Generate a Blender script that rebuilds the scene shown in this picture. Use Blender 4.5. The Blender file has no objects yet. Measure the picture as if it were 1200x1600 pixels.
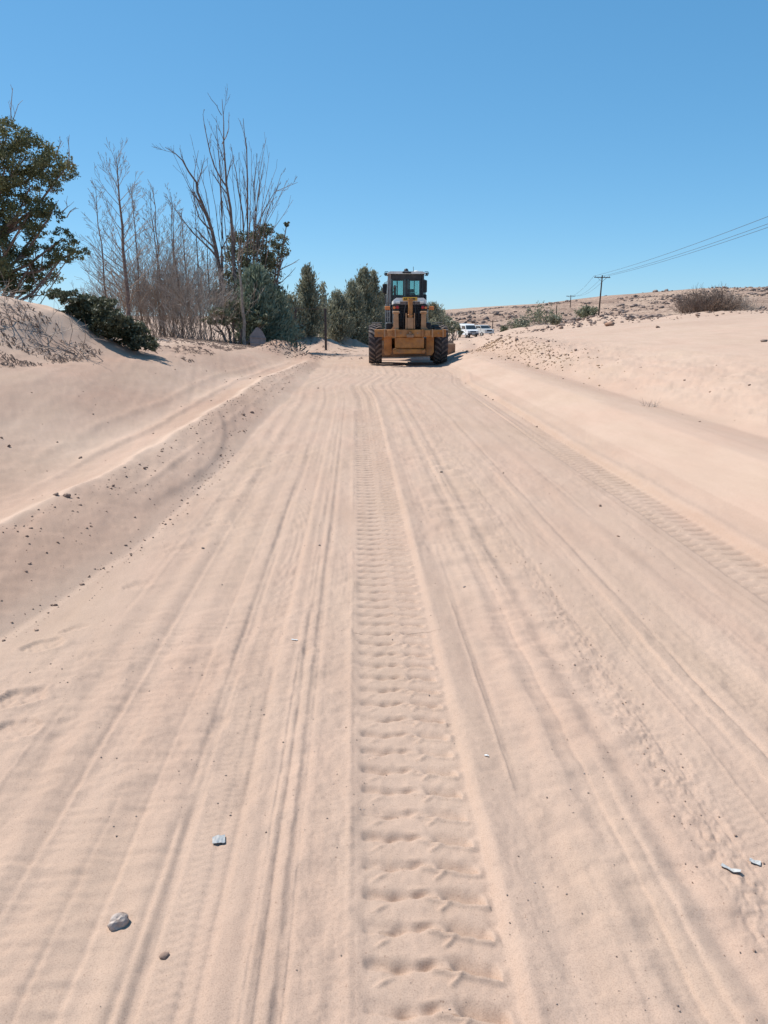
import bpy, math, random
import numpy as np
from mathutils import Vector, Matrix

R = math.radians
PI = math.pi
scene = bpy.context.scene
col = scene.collection

# ------------------------------------------------------------------ camera
PITCH, YAW, EYE = R(14.4), R(2.1), 1.55
cam_d = bpy.data.cameras.new('camera')
cam_d.sensor_fit = 'VERTICAL'
cam_d.sensor_height = 24.0
cam_d.lens = 18.0
cam_d.clip_start = 0.05
cam_d.clip_end = 6000
cam = bpy.data.objects.new('camera', cam_d)
cam.location = (0, 0, EYE)
cam.rotation_euler = (PI/2 - PITCH, 0, -YAW)
col.objects.link(cam)
scene.camera = cam

# ------------------------------------------------------------------ sky, sun, exposure
SUN_AZ, SUN_EL = R(-58), R(56)           # azimuth from +Y towards +X
sun_dir = Vector((math.sin(SUN_AZ)*math.cos(SUN_EL), math.cos(SUN_AZ)*math.cos(SUN_EL), math.sin(SUN_EL)))
EXPOSURE = 0.285
world = bpy.data.worlds.new('World')
scene.world = world
world.use_nodes = True
wn = world.node_tree.nodes
wl = world.node_tree.links
sky = wn.new('ShaderNodeTexSky')
sky.sky_type = 'NISHITA'
sky.sun_disc = False
sky.sun_elevation = SUN_EL
sky.sun_rotation = SUN_AZ
sky.altitude = 2500
sky.air_density = 1.0
sky.dust_density = 0.2
sky.ozone_density = 3.0
bg = wn['Background']
SKY_STRENGTH = 0.13
bg.inputs['Strength'].default_value = SKY_STRENGTH
# one tone curve per channel over the whole dome: softens the horizon-to-zenith contrast to the dry clear blue of the day
sep = wn.new('ShaderNodeSeparateColor'); cmb = wn.new('ShaderNodeCombineColor')
wl.new(sky.outputs['Color'], sep.inputs[0])
for i_, (a_, g_) in enumerate(((.53, .82), (.75, .60), (.94, .53))):
    p_ = wn.new('ShaderNodeMath'); p_.operation = 'POWER'; p_.inputs[1].default_value = g_
    q_ = wn.new('ShaderNodeMath'); q_.operation = 'MULTIPLY'
    q_.inputs[1].default_value = a_*SKY_STRENGTH**(g_-1)/2**EXPOSURE
    wl.new(sep.outputs[i_], p_.inputs[0]); wl.new(p_.outputs[0], q_.inputs[0]); wl.new(q_.outputs[0], cmb.inputs[i_])
wl.new(cmb.outputs[0], bg.inputs['Color'])
sun_d = bpy.data.lights.new('sun', 'SUN')
sun_d.energy = 5.0
sun_d.angle = R(0.53)
sun_d.color = (1.0, 0.955, 0.885)
sun = bpy.data.objects.new('sun', sun_d)
sun.rotation_euler = sun_dir.to_track_quat('Z', 'Y').to_euler()
sun.location = (-20, 10, 30)
col.objects.link(sun)
scene.view_settings.view_transform = 'Standard'
scene.view_settings.look = 'None'
scene.view_settings.gamma = 1
scene.view_settings.use_curve_mapping = False
scene.view_settings.exposure = EXPOSURE

# ------------------------------------------------------------------ helpers
def at(px, py, Y):
    """world X, Z of a photo pixel at distance Y (layout only)"""
    u = (px - 600)/1200.0; v = (py - 800)/1200.0
    fw = math.cos(PITCH) - v*math.sin(PITCH); dn = math.sin(PITCH) + v*math.cos(PITCH)
    dx = u*math.cos(YAW) + fw*math.sin(YAW); dy = fw*math.cos(YAW) - u*math.sin(YAW)
    return dx/dy*Y, EYE - dn/dy*Y

def _hash(ix, iy, seed):
    h = (ix.astype(np.int64)*374761393 + iy.astype(np.int64)*668265263 + seed*1274126177) & 0xFFFFFFFF
    h = ((h ^ (h >> 13))*1274126177) & 0xFFFFFFFF
    h = h ^ (h >> 16)
    return (h & 0xFFFF)/32767.5 - 1.0

def noise(x, y, seed=0):
    x = np.asarray(x, float); y = np.asarray(y, float)
    x, y = np.broadcast_arrays(x, y)
    ix = np.floor(x); iy = np.floor(y)
    fx = x - ix; fy = y - iy
    u = fx*fx*fx*(fx*(fx*6-15)+10); v = fy*fy*fy*(fy*(fy*6-15)+10)
    a = _hash(ix, iy, seed); b = _hash(ix+1, iy, seed)
    c = _hash(ix, iy+1, seed); d = _hash(ix+1, iy+1, seed)
    return (a*(1-u)+b*u)*(1-v) + (c*(1-u)+d*u)*v

def fbm(x, y, seed=0, octv=4, gain=.5):
    s = 0; a = 1; f = 1
    for i in range(octv):
        s = s + a*noise(x*f + 13.7*i, y*f - 7.1*i, seed + i*17)
        a *= gain; f *= 2.03
    return s

def sstep(a, b, x):
    t = np.clip((x-a)/(b-a), 0, 1)
    return t*t*(3-2*t)

def gau(x, s):
    return np.exp(-(x/s)**2)

# ------------------------------------------------------------------ terrain
def curve(y):                                   # the road swings right beyond the grader
    return .00206*np.clip(y-28, 0, 110)**2 + .3*np.clip(y-138, 0, None)

def base_z(y):
    t = np.clip((y-22)/95.0, 0, 1)
    return -1.85*(t*t*(3-2*t)*.35 + t*.65)

FOOT_Y = [0, 2, 3.5, 5.4, 9.7, 17, 25, 34, 45, 300]
FOOT_U = [-2.1, -1.95, -1.74, -1.46, -1.38, -1.27, -1.1, -1.3, -2.0, -3.0]
RIDGE_Y = [0, 4.9, 6.9, 10.8, 17.5, 25, 33, 50]
RIDGE_U = [-2.75, -2.32, -2.08, -2.05, -2.0, -1.55, -1.9, -2.4]
RIDGE_H = [.22, .235, .235, .23, .215, .15, .05, .0]

PITS = [  # footprints: x, y, heading, length, width, depth
    (-1.526, 3.49, 1.0, .21, .15, .014), (-1.44, 3.70, .9, .17, .06, .010), (-1.42, 2.95, .9, .23, .16, .018),
    (-1.33, 2.69, .9, .22, .16, .013), (-1.30, 4.34, .9, .18, .13, .013), (-1.22, 5.05, .9, .18, .13, .012),
    (-1.07, 5.72, .8, .20, .15, .014), (-1.12, 6.5, .8, .20, .14, .012), (-.98, 7.2, .8, .20, .14, .012),
    (-1.05, 8.0, .8, .20, .14, .012), (-.93, 8.8, .8, .20, .14, .012), (-1.0, 9.6, .8, .20, .14, .012)]


def lugs(lx, y, soft=1.0):
    """grader tyre print, lx from 0 to .36 across"""
    p = .12
    y = y + .004*noise(lx*9, y*6, 331)
    ph = (y - 1.547)/p
    sh = np.where(lx > .16, -(lx-.16)*.26, 0.0)
    q = ph - sh/p
    s = q - np.floor(q)                         # 0 just behind a ridge .. 1 just before the next
    cell = np.floor(q)
    am = np.clip(1.05 + .35*noise(cell*1.7, lx*3, 77) + .30*noise(y*1.3, lx*5, 79), .55, 1.6)
    q_ = .0018*fbm(lx*28, y*28, 332, 2)
    saw = sstep(.03, .52, s)*(1 - sstep(.93, 1.0, s)) - 1
    d = (s - .945)*p
    right = sstep(.17+.05*(1-s), .21+.05*(1-s), lx)*(1-sstep(.320, .345, lx))
    crest = sstep(.15, .18, lx)*(1-sstep(.325, .35, lx))
    left = sstep(.0, .02, lx)*(1-sstep(.15, .19, lx))
    h = (right*.017*saw + crest*.008*gau(d, .009))*am
    h = h + left*.008*(sstep(.0, .34, s)*(1 - sstep(.9, 1.0, s)) - 1)*am
    dy = (ph - np.round(ph))*p
    h = h - .012*gau(lx-.105-.02*noise(cell*1.3, lx*0, 84), .026)*gau(dy-.15*(lx-.105), .016)*am
    h = h - .009*gau(lx-.168, .021)*gau(dy-.006, .014)*am
    h = h + .007*gau(lx-.165, .028)*gau(dy-.024, .009)
    h = h - .009*gau(lx-.040, .034)*gau(dy-.006-.25*(.1-lx), .016)*am
    dyn = dy + .045
    h = h + .006*gau(dyn - (lx-.05)*.6, .006)*gau(lx-.055, .022)
    h = h + .007*gau(dyn+.004 - (lx-.225)*.75, .007)*gau(lx-.225, .020)
    ae = np.clip(.55 + .9*noise(cell*2.3, lx*0, 78), 0, 1.3)
    h = h + .007*gau(lx-.345, .014)*gau(dy+.045, .03)*ae - .006*gau(lx-.352, .018)*gau(dy-.01, .018)*ae
    return (h + q_)*soft

def track_shift(y):                             # tracks swing right near the grader
    return .43*sstep(17.5, 21.5, y) - .12*gau(y-17.2, 1.6)

def road_detail(x, y):
    m = lambda s, sd: noise(y/s, y*0+sd, sd)
    fade = 1 - sstep(22, 30, y)
    h = np.zeros_like(x)
    def line(x0, w, a, wob=.012, lam=1.4, sd=1, mod=.5, skew=0, y0=None, y1=None, gain=.46):
        c = x0 + wob*noise(y/lam, y*0+.5, sd) + .35*wob*noise(y/lam*4.1, y*0+.5, sd+5)
        if y0 is None: c = c + track_shift(y)*.9
        c = c + .002*noise(y/.09, y*0+.5, sd+11) + .0015*noise(y/.025, y*0+.5, sd+12)
        k = gain*a*(1 + mod*noise(y/.6, y*0+.5, sd+9) + .35*noise(y/.12, y*0+.5, sd+13))
        w = w*1.12
        d = x - c
        wl = np.where(d < 0, w*(1+skew), w*(1-skew))
        r = k*np.exp(-(d/wl)**2)
        if y1 is not None: r = r*(1-sstep(y1-.8, y1, y))
        return r
    # lines left of the middle track: a bundle of ruts
    h += line(-.215, .018, .012, .006, 2.0, 3, .35, .5)
    h -= line(-.190, .014, .009, .006, 2.0, 3, .35)
    h += line(-.275, .016, .008, .006, 1.2, 4, .6)
    h -= line(-.248, .012, .007, .006, 1.2, 4, .6)
    h += line(-.335, .028, .013, .008, 1.7, 5, .4)
    h -= line(-.375, .018, .006, .008, 1.7, 6, .5)
    h += line(-.13, .05, .003, .01, 2, 7)
    h += line(-.59, .045, .017, .025, 1.5, 8, .35, .45)
    h -= line(-.545, .018, .012, .025, 1.5, 8, .35)
    h -= line(-.68, .05, .011, .03, .7, 9, .8)
    h += line(-.80, .05, .013, .03, .9, 10, .6)
    h -= line(-.92, .05, .011, .03, .8, 11, .6)
    h += line(-1.03, .05, .015, .03, .9, 12, .5)
    h -= line(-1.13, .05, .012, .03, .9, 13, .5)
    h += line(-1.22, .05, .012, .03, 1.1, 14, .5)
    # right of the middle track
    h += line(.425, .045, .016, .012, 1.6, 20, .3)
    h -= line(.515, .030, .009, .015, 1.3, 21, .4)
    h -= line(.60, .05, .007, .02, .8, 22, .6)
    h += line(.685, .035, .013, .02, 1.1, 23, .45)
    h -= line(.755, .035, .013, .02, 1.0, 24, .5)
    h += line(.845, .035, .014, .018, 1.1, 25, .4)
    h -= line(.915, .030, .016, .018, 1.1, 26, .4)
    h += line(.99, .03, .006, .018, 1.1, 27, .6)
    h -= line(1.12, .008, .004, .006, 2, 28, .5)
    h += line(1.43, .035, .012, .012, 2.2, 29, .3, .3)
    h -= line(1.485, .014, .010, .012, 2.2, 29, .3)
    h += line(1.56, .02, .003, .012, 1.6, 31, .5)
    h += line(1.78, .06, .012, .02, 1.8, 32, .3)
    h -= line(1.88, .03, .007, .02, 1.8, 33, .4)
    h += line(2.19, .04, .008, .01, 1.8, 34, .3)
    # many fine, nearly straight scratches and tyre edges
    lr = np.random.default_rng(77)
    for i in range(58):
        x0 = lr.uniform(-1.32, 2.15)
        if -.03 < x0 < .40: continue
        w_ = lr.uniform(.005, .013); a_ = lr.choice([-1, 1])*lr.uniform(.0016, .0042)
        if lr.random() < .3: w_ *= 2.2
        sel = np.abs(x - x0 - track_shift(y)*.9) < .09
        if not sel.any(): continue
        full_x, full_y = x, y
        x, y = full_x[sel], full_y[sel]
        br = sstep(-.45, .0, noise(y/.9, y*0+.5, 900+i))
        v_ = line(x0, w_, a_, lr.uniform(.003, .009), lr.uniform(1.5, 3.5), 700+i*3, .4, lr.uniform(-.5, .5), None, None, 1.0)*br
        x, y = full_x, full_y
        h[sel] += v_
    # fine car tyre treads
    def tread(x0, w, pitch, a, sd, rows):
        c = x0 + .01*noise(y/2.0, y*0+.5, sd) + track_shift(y)*.9
        d = (x - c)/w
        env = (np.abs(d) < 1)*(1-np.abs(d)**6)*(.55 + .6*noise(x*3, y*1.1, sd+3))
        k = np.sin(y/pitch*2*PI + 2.2*np.sign(np.sin(d*rows*PI))*1.0 + d*3)
        return -.004*np.clip(env, 0, 1) + a*np.clip(env, 0, 1)*k*np.abs(np.sin(d*rows*PI))
    nearfade = 1 - sstep(7, 13, y)
    h += tread(-.43, .075, .030, .0034, 41, 2.5)*nearfade
    h += tread(-.08, .07, .026, .0013, 42, 3.5)*nearfade
    h += tread(1.27, .13, .034, .0022, 43, 4.5)*nearfade
    h += tread(1.66, .10, .036, .0016, 44, 3.5)*nearfade
    h += tread(-.86, .16, .045, .0022, 45, 1.5)*nearfade
    # wind ripples and lumps
    z1 = sstep(-1.35, -1.1, x)*(1-sstep(-.62, -.5, x))
    rp = noise(x*7 + 2*noise(x*3, y*3, 61), y*26, 62) + .6*noise(x*11, y*47, 63)
    h += .0022*rp*(z1 + .35)
    z2 = sstep(.5, .6, x)*(1-sstep(1.0, 1.15, x))
    h += .011*fbm(x*4.0, y*7.5, 64, 3)*z2
    z3 = gau(x-1.09, .10)
    h += .008*np.abs(fbm(x*26, y*26, 65, 3))*z3 - .003*z3
    h += .0065*fbm(x*2.4, y*1.6, 66, 4)
    pm = .25 + .75*sstep(-.35, .5, noise(x*1.6, y*.7, 80))
    h += .0042*fbm(x*9, y*6.5, 81, 3, .6)*pm
    h += .0016*np.abs(fbm(x*38, y*30, 82, 2))*pm
    h += .0015*np.abs(fbm(x*22, y*62, 85, 2))*(.4 + pm)*sstep(-.5, .3, noise(x*2.1, y*1.4, 86))
    h -= .006*np.clip(noise(x*13, y*8, 83)-.45, 0, 1)*pm*2
    h += .0016*fbm(x*30, y*30, 67, 2)*(.45+.55*sstep(-.2, .6, noise(x*2, y*2, 68)))
    # grader tyre prints: the middle one and the one under the right wheel
    lx = x - track_shift(y)
    inb = sstep(-.04, .03, lx)*(1-sstep(.36, .385, lx))
    w = 1 - sstep(16, 20, y)
    h = h*(1-.85*inb) + inb*(-.005) + 1.15*lugs(lx, y)*w*inb + .003*gau(lx+.03, .03) + .009*gau(lx-.40, .022)*(.6+.4*noise(y*3, y*0, 70))
    far = sstep(11, 14, y)                       # smooth paired ruts further on
    h += far*(.006*gau(lx-.02, .03) - .006*gau(lx-.10, .03) + .005*gau(lx-.20, .03) - .005*gau(lx-.29, .03))
    lx2 = x - 2.27 - .38*sstep(17.5, 21.5, y) - .02*noise(y/3, y*0, 71)
    inb2 = sstep(-.015, .01, lx2)*(1-sstep(.36, .385, lx2))
    h = h*(1-.85*inb2) + inb2*(-.018) + .75*lugs(.36-lx2, y+.05)*(1-sstep(10, 14, y))*inb2
    h += .012*gau(lx2-.06, .025)*sstep(8, 12, y) - .014*gau(lx2-.22, .05)*sstep(8, 12, y) + .02*gau(lx2-.42, .05)
    # scuffed, curving marks just behind the grader
    sw = gau(y-21.5, 2.6)
    h += sw*.006*np.sin((x-.35*np.sin((y-19)*.9))*2*PI/.16)*sstep(-.4, .1, x)*(1-sstep(2.4, 2.9, x))
    # footprints
    for (fx, fy, a, L, W, D) in PITS:
        D = D*.72
        m_ = (np.abs(x-fx) < .5) & (np.abs(y-fy) < .5)
        if not m_.any(): continue
        dx = x[m_]-fx; dy = y[m_]-fy
        ca, sa = math.cos(a), math.sin(a)
        l = dx*sa + dy*ca; t = dx*ca - dy*sa
        t = t*(1 + .35*np.clip(-l/L, -.3, .6))
        rr = np.sqrt((l/(L/2))**2 + (t/(W/2))**2)*(1+.16*noise(dx*22, dy*22, 90+int(fy*10)))
        bowl = -D*(1-sstep(.78, 1.05, rr)) + .35*D*gau(rr-1.15, .2)
        bowl = bowl + .14*D*np.sin(l/.018*PI + 9*t)*(1-sstep(.6, .95, rr)) + .3*D*noise(dx*40, dy*40, 95)*(rr < 1.1)
        h[m_] += bowl
    return h*fade

def terrain(x, y):
    x = np.asarray(x, float); y = np.asarray(y, float)
    u = x - curve(y)
    z = base_z(y) + .03*fbm(x*.15, y*.15, 1, 3)*sstep(25, 60, y)
    foot = np.interp(y, FOOT_Y, FOOT_U) + .05*noise(y*.9, y*0, 5) + .02*noise(y*4, y*0, 6)
    rid = np.interp(y, RIDGE_Y, RIDGE_U) + .04*noise(y*.5, y*0, 7) + .018*noise(y*2.6, y*0, 18) + .008*noise(y*8, y*0, 19)
    rh = np.interp(y, RIDGE_Y, RIDGE_H)*(1+.10*noise(y*.8, y*0, 8)+.05*noise(y*5, y*0, 20))
    # ---- left: berm, trough, smooth bank, littered plateau, mounds
    tl = np.clip((foot-u)/np.maximum(foot-rid, .05), 0, 1)
    face = rh*(1.12*tl - .12*tl**6)
    back = np.clip((rid-u)/.60, 0, 1)
    trough = rh - (rh-.10*rh/.3)*(1-(1-back)**2.2)*.72
    L = np.where(u > rid, face, trough)
    edge = np.interp(y, [0, 8, 12, 16, 27, 40, 60], [-5.1, -5.0, -4.8, -4.55, -3.75, -3.9, -4.2]) + .12*noise(y*.7, y*0, 9)
    eh = np.interp(y, [0, 8, 12, 16, 27, 36, 50], [.86, .82, .75, .67, .50, .35, .2])
    t0 = rid - .65
    bk = np.clip((t0-u)/np.maximum(t0-edge, .2), 0, 1)
    L = L + np.maximum(eh - .09, 0)*(.55*bk + .45*sstep(0, 1, bk))*(u < t0)
    pl = np.clip(edge-u, 0, None)
    L = L + .75*(1-np.exp(-pl*.22))*(u < edge)*(1-sstep(45, 70, y)) + .03*fbm(x*.8, y*.8, 11, 4)*sstep(.0, .6, pl)
    # secondary windrow lines on the upper bank, and scrape marks left by the blade
    L = L + .030*np.exp(-((u-rid+.62+.05*noise(y*.6, y*0, 30))/np.where(u < rid-.62, .10, .05))**2)*sstep(5, 9, y)*(1-sstep(24, 30, y))
    L = L + .016*np.exp(-((u-rid+1.05+.07*noise(y*.5, y*0, 31))/.07)**2)*sstep(6, 10, y)*(1-sstep(20, 28, y))
    L = L + .014*np.exp(-((u-.45*foot-.55*rid+.03*noise(y*1.3, y*0, 32))/.035)**2)*(.5+.5*noise(y*.7, y*0, 33))*(u < 0)
    L = L + .005*noise((u*3.2+y*.55)*3, y*.25, 34)*sstep(.05, .3, foot-u)*(1-sstep(20, 30, y))
    # low ripples running down the left faces
    lm = sstep(.02, .15, foot-u)
    L = L + lm*(.006*fbm(x*3, y*1.2, 12, 3) + .004*fbm(x*14, y*14, 14, 3))
    # spill toe on the berm face
    toe = -1.55 - .24*((y-7.9)/2.3)**2
    td = u-toe
    L = L + .026*np.exp(-(td/np.where(td < 0, .22, .055))**2)*sstep(5.2, 7.0, y)*(1-sstep(10.0, 11.8, y))
    # mound at the far left
    L = L + .95*np.exp(-((x+7.3)/2.2)**2 - ((y-16.2)/3.6)**2)*(1+.12*fbm(x*.9, y*.9, 13, 3))*sstep(.0, 1.6, pl)
    # ---- right: smooth shoulder, crest, strip, rough slope, dune
    us = u - 1.9*sstep(24, 45, y)
    sh = np.interp(us, [2.62, 3.05, 3.55, 3.8, 4.3, 4.7, 5.2, 6.6, 10, 14, 20, 26, 60],
                       [0, .14, .31, .325, .30, .44, .60, .86, 1.27, 1.60, 1.85, 2.0, 2.3])
    sh = sh*(1-sstep(60, 95, y)*.85)
    rough = sstep(4.3, 4.7, us)*(1-sstep(5.6, 7.2, us))
    sh = sh + rough*(.032*fbm(x*2.0, y*2.0, 15, 4) + .02*np.abs(fbm(x*7, y*7, 16, 3)))*(1-sstep(40, 60, y))
    sh = sh + sstep(7, 9, us)*.03*fbm(x*.35, y*.35, 17, 3)
    # cut bank right beside the blade
    sh = sh + .30*gau(us-5.0, .9)*gau(y-25.5, 6)
    z = z + np.where(u < 0, L*(u < foot), sh)
    # ---- heaps
    for (hx, hy, r, h, k) in ((-2.75, 30.0, 1.05, .50, 3), (-2.3, 46, 2.0, .75, 4), (-.7, 52, 1.5, .65, 5),
                           (13.9, 43.5, 3.4, .42, 6), (17.2, 37, 3.4, .26, 7), (11.0, 50, 3.0, .25, 8), (6.8, 47, 1.3, .22, 9)):
        d = np.sqrt((x-hx)**2 + (y-hy)**2)/r
        z = z + h*np.exp(-d**2*1.6)*(1+.25*fbm(x*1.6, y*1.6, 20+k, 4))
    near = (y > -.5) & (y < 32) & (u > foot-.3) & (u < 3.0)
    if np.any(near):
        sh_ = z.shape
        zf = z.reshape(-1); nf = near.reshape(-1)
        xf = x.reshape(-1)[nf]; yf = y.reshape(-1)[nf]; ff = foot.reshape(-1)[nf]
        zf[nf] += road_detail(xf, yf)*sstep(-.05, .12, xf-ff)*(1-sstep(2.85, 3.0, xf))
        z = zf.reshape(sh_)
    return z

def gz(x, y):
    return float(terrain(np.array([x]), np.array([y]))[0])

# ------------------------------------------------------------------ materials
def new_mat(name):
    m = bpy.data.materials.new(name); m.use_nodes = True
    nt = m.node_tree; b = nt.nodes['Principled BSDF']
    return m, nt, b

def coords(nt, scale=(1, 1, 1)):
    tc = nt.nodes.new('ShaderNodeNewGeometry')
    mp = nt.nodes.new('ShaderNodeMapping')
    mp.inputs['Scale'].default_value = scale
    nt.links.new(tc.outputs['Position'], mp.inputs['Vector'])
    return mp.outputs['Vector']

def noise_node(nt, vec, scale, detail=4, rough=.55):
    n = nt.nodes.new('ShaderNodeTexNoise')
    n.inputs['Scale'].default_value = scale
    n.inputs['Detail'].default_value = detail
    n.inputs['Roughness'].default_value = rough
    nt.links.new(vec, n.inputs['Vector'])
    return n.outputs['Fac']

def ramp(nt, fac, stops):
    r = nt.nodes.new('ShaderNodeValToRGB')
    e = r.color_ramp.elements
    e[0].position, e[0].color = stops[0][0], (*stops[0][1], 1)
    e[1].position, e[1].color = stops[-1][0], (*stops[-1][1], 1)
    for p, c in stops[1:-1]:
        q = e.new(p); q.color = (*c, 1)
    nt.links.new(fac, r.inputs['Fac'])
    return r.outputs['Color']

def mix(nt, fac, a, b, mode='MIX'):
    m = nt.nodes.new('ShaderNodeMix'); m.data_type = 'RGBA'; m.blend_type = mode
    if isinstance(fac, float): m.inputs['Factor'].default_value = fac
    else: nt.links.new(fac, m.inputs['Factor'])
    for v, i in ((a, 6), (b, 7)):
        if isinstance(v, tuple): m.inputs[i].default_value = (*v, 1)
        else: nt.links.new(v, m.inputs[i])
    return m.outputs[2]

def bump(nt, b, h, strength, dist):
    n = nt.nodes.new('ShaderNodeBump')
    n.inputs['Strength'].default_value = strength
    n.inputs['Distance'].default_value = dist
    nt.links.new(h, n.inputs['Height'])
    nt.links.new(n.outputs['Normal'], b.inputs['Normal'])

def mat_simple(name, c, c2=None, rough=.6, metal=0, scale=8, spec=.5, bmp=0, rel='MIX', dust=0):
    """a base colour broken up by noise, with optional sand dust settled on it"""
    m, nt, b = new_mat(name)
    v = coords(nt)
    f = noise_node(nt, v, scale, 5, .6)
    c2 = c2 or tuple(x*.72 for x in c)
    out = ramp(nt, f, [(.35, c2), (.65, c)])
    if dust:
        f2 = noise_node(nt, v, scale*.4, 6, .7)
        fr = ramp(nt, f2, [(.5-.25*dust, (0, 0, 0)), (.78, (1, 1, 1))])
        sc = nt.nodes.new('ShaderNodeMath'); sc.operation = 'MULTIPLY'; sc.inputs[1].default_value = dust
        nt.links.new(fr, sc.inputs[0])
        out = mix(nt, sc.outputs[0], out, (.50, .38, .29))
    nt.links.new(out, b.inputs['Base Color'])
    b.inputs['Roughness'].default_value = rough
    b.inputs['Metallic'].default_value = metal
    b.inputs['Specular IOR Level'].default_value = spec
    if bmp: bump(nt, b, noise_node(nt, v, scale*6, 4, .6), .5, bmp)
    return m

def sand_mat(name, a, b_, c, grain=.0016):
    m, nt, b = new_mat(name)
    v = coords(nt)
    big = noise_node(nt, v, .35, 5, .6)
    mid = noise_node(nt, coords(nt, (3.0, .6, 1)), 1.6, 5, .62)
    fine = noise_node(nt, v, 260, 2, .6)
    c1 = ramp(nt, big, [(.3, a), (.55, b_), (.75, c)])
    an = nt.nodes.new('ShaderNodeAttribute'); an.attribute_name = 'dryness'
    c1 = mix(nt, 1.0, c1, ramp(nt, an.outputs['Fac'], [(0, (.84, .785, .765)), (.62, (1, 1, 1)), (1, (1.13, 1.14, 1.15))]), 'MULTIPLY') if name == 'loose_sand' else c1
    c2 = ramp(nt, mid, [(.3, (.92, .905, .895)), (.7, (1.05, 1.05, 1.05))])
    o = mix(nt, .8, c1, c2, 'MULTIPLY')
    hue = noise_node(nt, coords(nt, (1.6, .5, 1)), .9, 4, .6)
    o = mix(nt, .8, o, ramp(nt, hue, [(.32, (1.01, .975, .97)), (.5, (1, 1, 1)), (.68, (.995, 1.003, .985))]), 'MULTIPLY')
    c3 = ramp(nt, fine, [(.28, (.74, .72, .71)), (.5, (1, 1, 1)), (.72, (1.10, 1.10, 1.09))])
    o = mix(nt, .75, o, c3, 'MULTIPLY')
    crumb = noise_node(nt, v, 95, 3, .65)
    o = mix(nt, .9, o, ramp(nt, crumb, [(.27, (.58, .53, .50)), (.335, (1, 1, 1)), (.70, (1.03, 1.03, 1.03))]), 'MULTIPLY')
    nt.links.new(o, b.inputs['Base Color'])
    b.inputs['Roughness'].default_value = .95
    b.inputs['Specular IOR Level'].default_value = .12
    add = nt.nodes.new('ShaderNodeMath'); add.operation = 'ADD'
    g1 = noise_node(nt, v, 330, 2, .6); g2 = noise_node(nt, v, 75, 4, .6)
    nt.links.new(g1, add.inputs[0]); nt.links.new(g2, add.inputs[1])
    bump(nt, b, add.outputs[0], .55, grain)
    return m

M = {}
M['road'] = sand_mat('graded_sand', (.408, .289, .219), (.438, .315, .242), (.428, .311, .237))
M['bank'] = sand_mat('loose_sand', (.434, .309, .235), (.466, .337, .259), (.477, .352, .271))
M['clod'] = mat_simple('sand_clod', (.36, .25, .19), (.22, .15, .12), .95, spec=.1, scale=20, bmp=.004)
M['pebble'] = mat_simple('pebble', (.33, .26, .22), (.16, .12, .10), .9, spec=.2, scale=30)
M['rock'] = mat_simple('grey_rock', (.33, .245, .20), (.17, .12, .10), .9, spec=.2, scale=3, bmp=.01)
M['redrock'] = mat_simple('red_rock', (.40, .24, .16), (.27, .15, .10), .9, spec=.2, scale=5, bmp=.01)
M['whitestone'] = mat_simple('white_crusted_stone', (.54, .455, .40), (.21, .15, .12), .9, spec=.2, scale=28, bmp=.004)
M['bark'] = mat_simple('brown_bark', (.27, .20, .17), (.15, .11, .095), .9, spec=.1, scale=9, bmp=.004)
M['palebark'] = mat_simple('pale_bark', (.40, .34, .28), (.22, .18, .15), .9, spec=.1, scale=9, bmp=.004)
M['twig'] = mat_simple('dry_twig', (.40, .325, .27), (.24, .19, .155), .9, spec=.1, scale=4)
M['brownbrush'] = mat_simple('brown_brush', (.30, .225, .18), (.18, .135, .11), .9, spec=.1, scale=4)
M['greytwig'] = mat_simple('grey_twig', (.48, .405, .345), (.31, .255, .215), .9, spec=.1, scale=4)
def leaf_mat(name, a, b_, c, sc=1.7):
    m, nt, b = new_mat(name)
    v = coords(nt)
    o = ramp(nt, noise_node(nt, v, sc, 4, .7), [(.3, a), (.5, b_), (.72, c)])
    o2 = ramp(nt, noise_node(nt, v, 14, 3, .7), [(.3, (.55, .55, .55)), (.7, (1.35, 1.35, 1.3))])
    o = mix(nt, .8, o, o2, 'MULTIPLY')
    nt.links.new(o, b.inputs['Base Color'])
    b.inputs['Roughness'].default_value = .62
    b.inputs['Specular IOR Level'].default_value = .3
    tr = nt.nodes.new('ShaderNodeBsdfTranslucent')
    nt.links.new(o, tr.inputs['Color'])
    ms = nt.nodes.new('ShaderNodeMixShader'); ms.inputs[0].default_value = .25
    nt.links.new(b.outputs[0], ms.inputs[1]); nt.links.new(tr.outputs[0], ms.inputs[2])
    nt.links.new(ms.outputs[0], nt.nodes['Material Output'].inputs['Surface'])
    return m
M['leaf_olive'] = leaf_mat('olive_leaf', (.085, .095, .048), (.135, .145, .07), (.22, .215, .10), .9)
M['leaf_dark'] = leaf_mat('dark_leaf', (.11, .112, .065), (.15, .152, .088), (.21, .20, .12))
M['leaf_mat'] = leaf_mat('hedge_leaf', (.07, .075, .045), (.10, .105, .062), (.16, .16, .10))
M['leaf_conifer'] = leaf_mat('conifer_needle', (.20, .205, .145), (.262, .262, .185), (.325, .315, .225), 1.2)
M['leaf_blue'] = leaf_mat('blue_green_needle', (.18, .225, .165), (.24, .285, .205), (.31, .34, .24), 1.2)
M['leaf_grey'] = leaf_mat('grey_green_leaf', (.15, .16, .10), (.20, .21, .135), (.25, .25, .17), 1.2)
M['yellow'] = mat_simple('worn_yellow_paint', (.46, .195, .042), (.29, .112, .028), .55, scale=6, spec=.4, dust=.28)
M['cream'] = mat_simple('dusty_cream_paint', (.47, .27, .14), (.34, .18, .09), .6, scale=6, spec=.3, dust=.28)
M['tyre'] = mat_simple('dusty_tyre_rubber', (.060, .050, .054), (.038, .033, .036), .85, scale=14, spec=.2, dust=.25)
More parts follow.
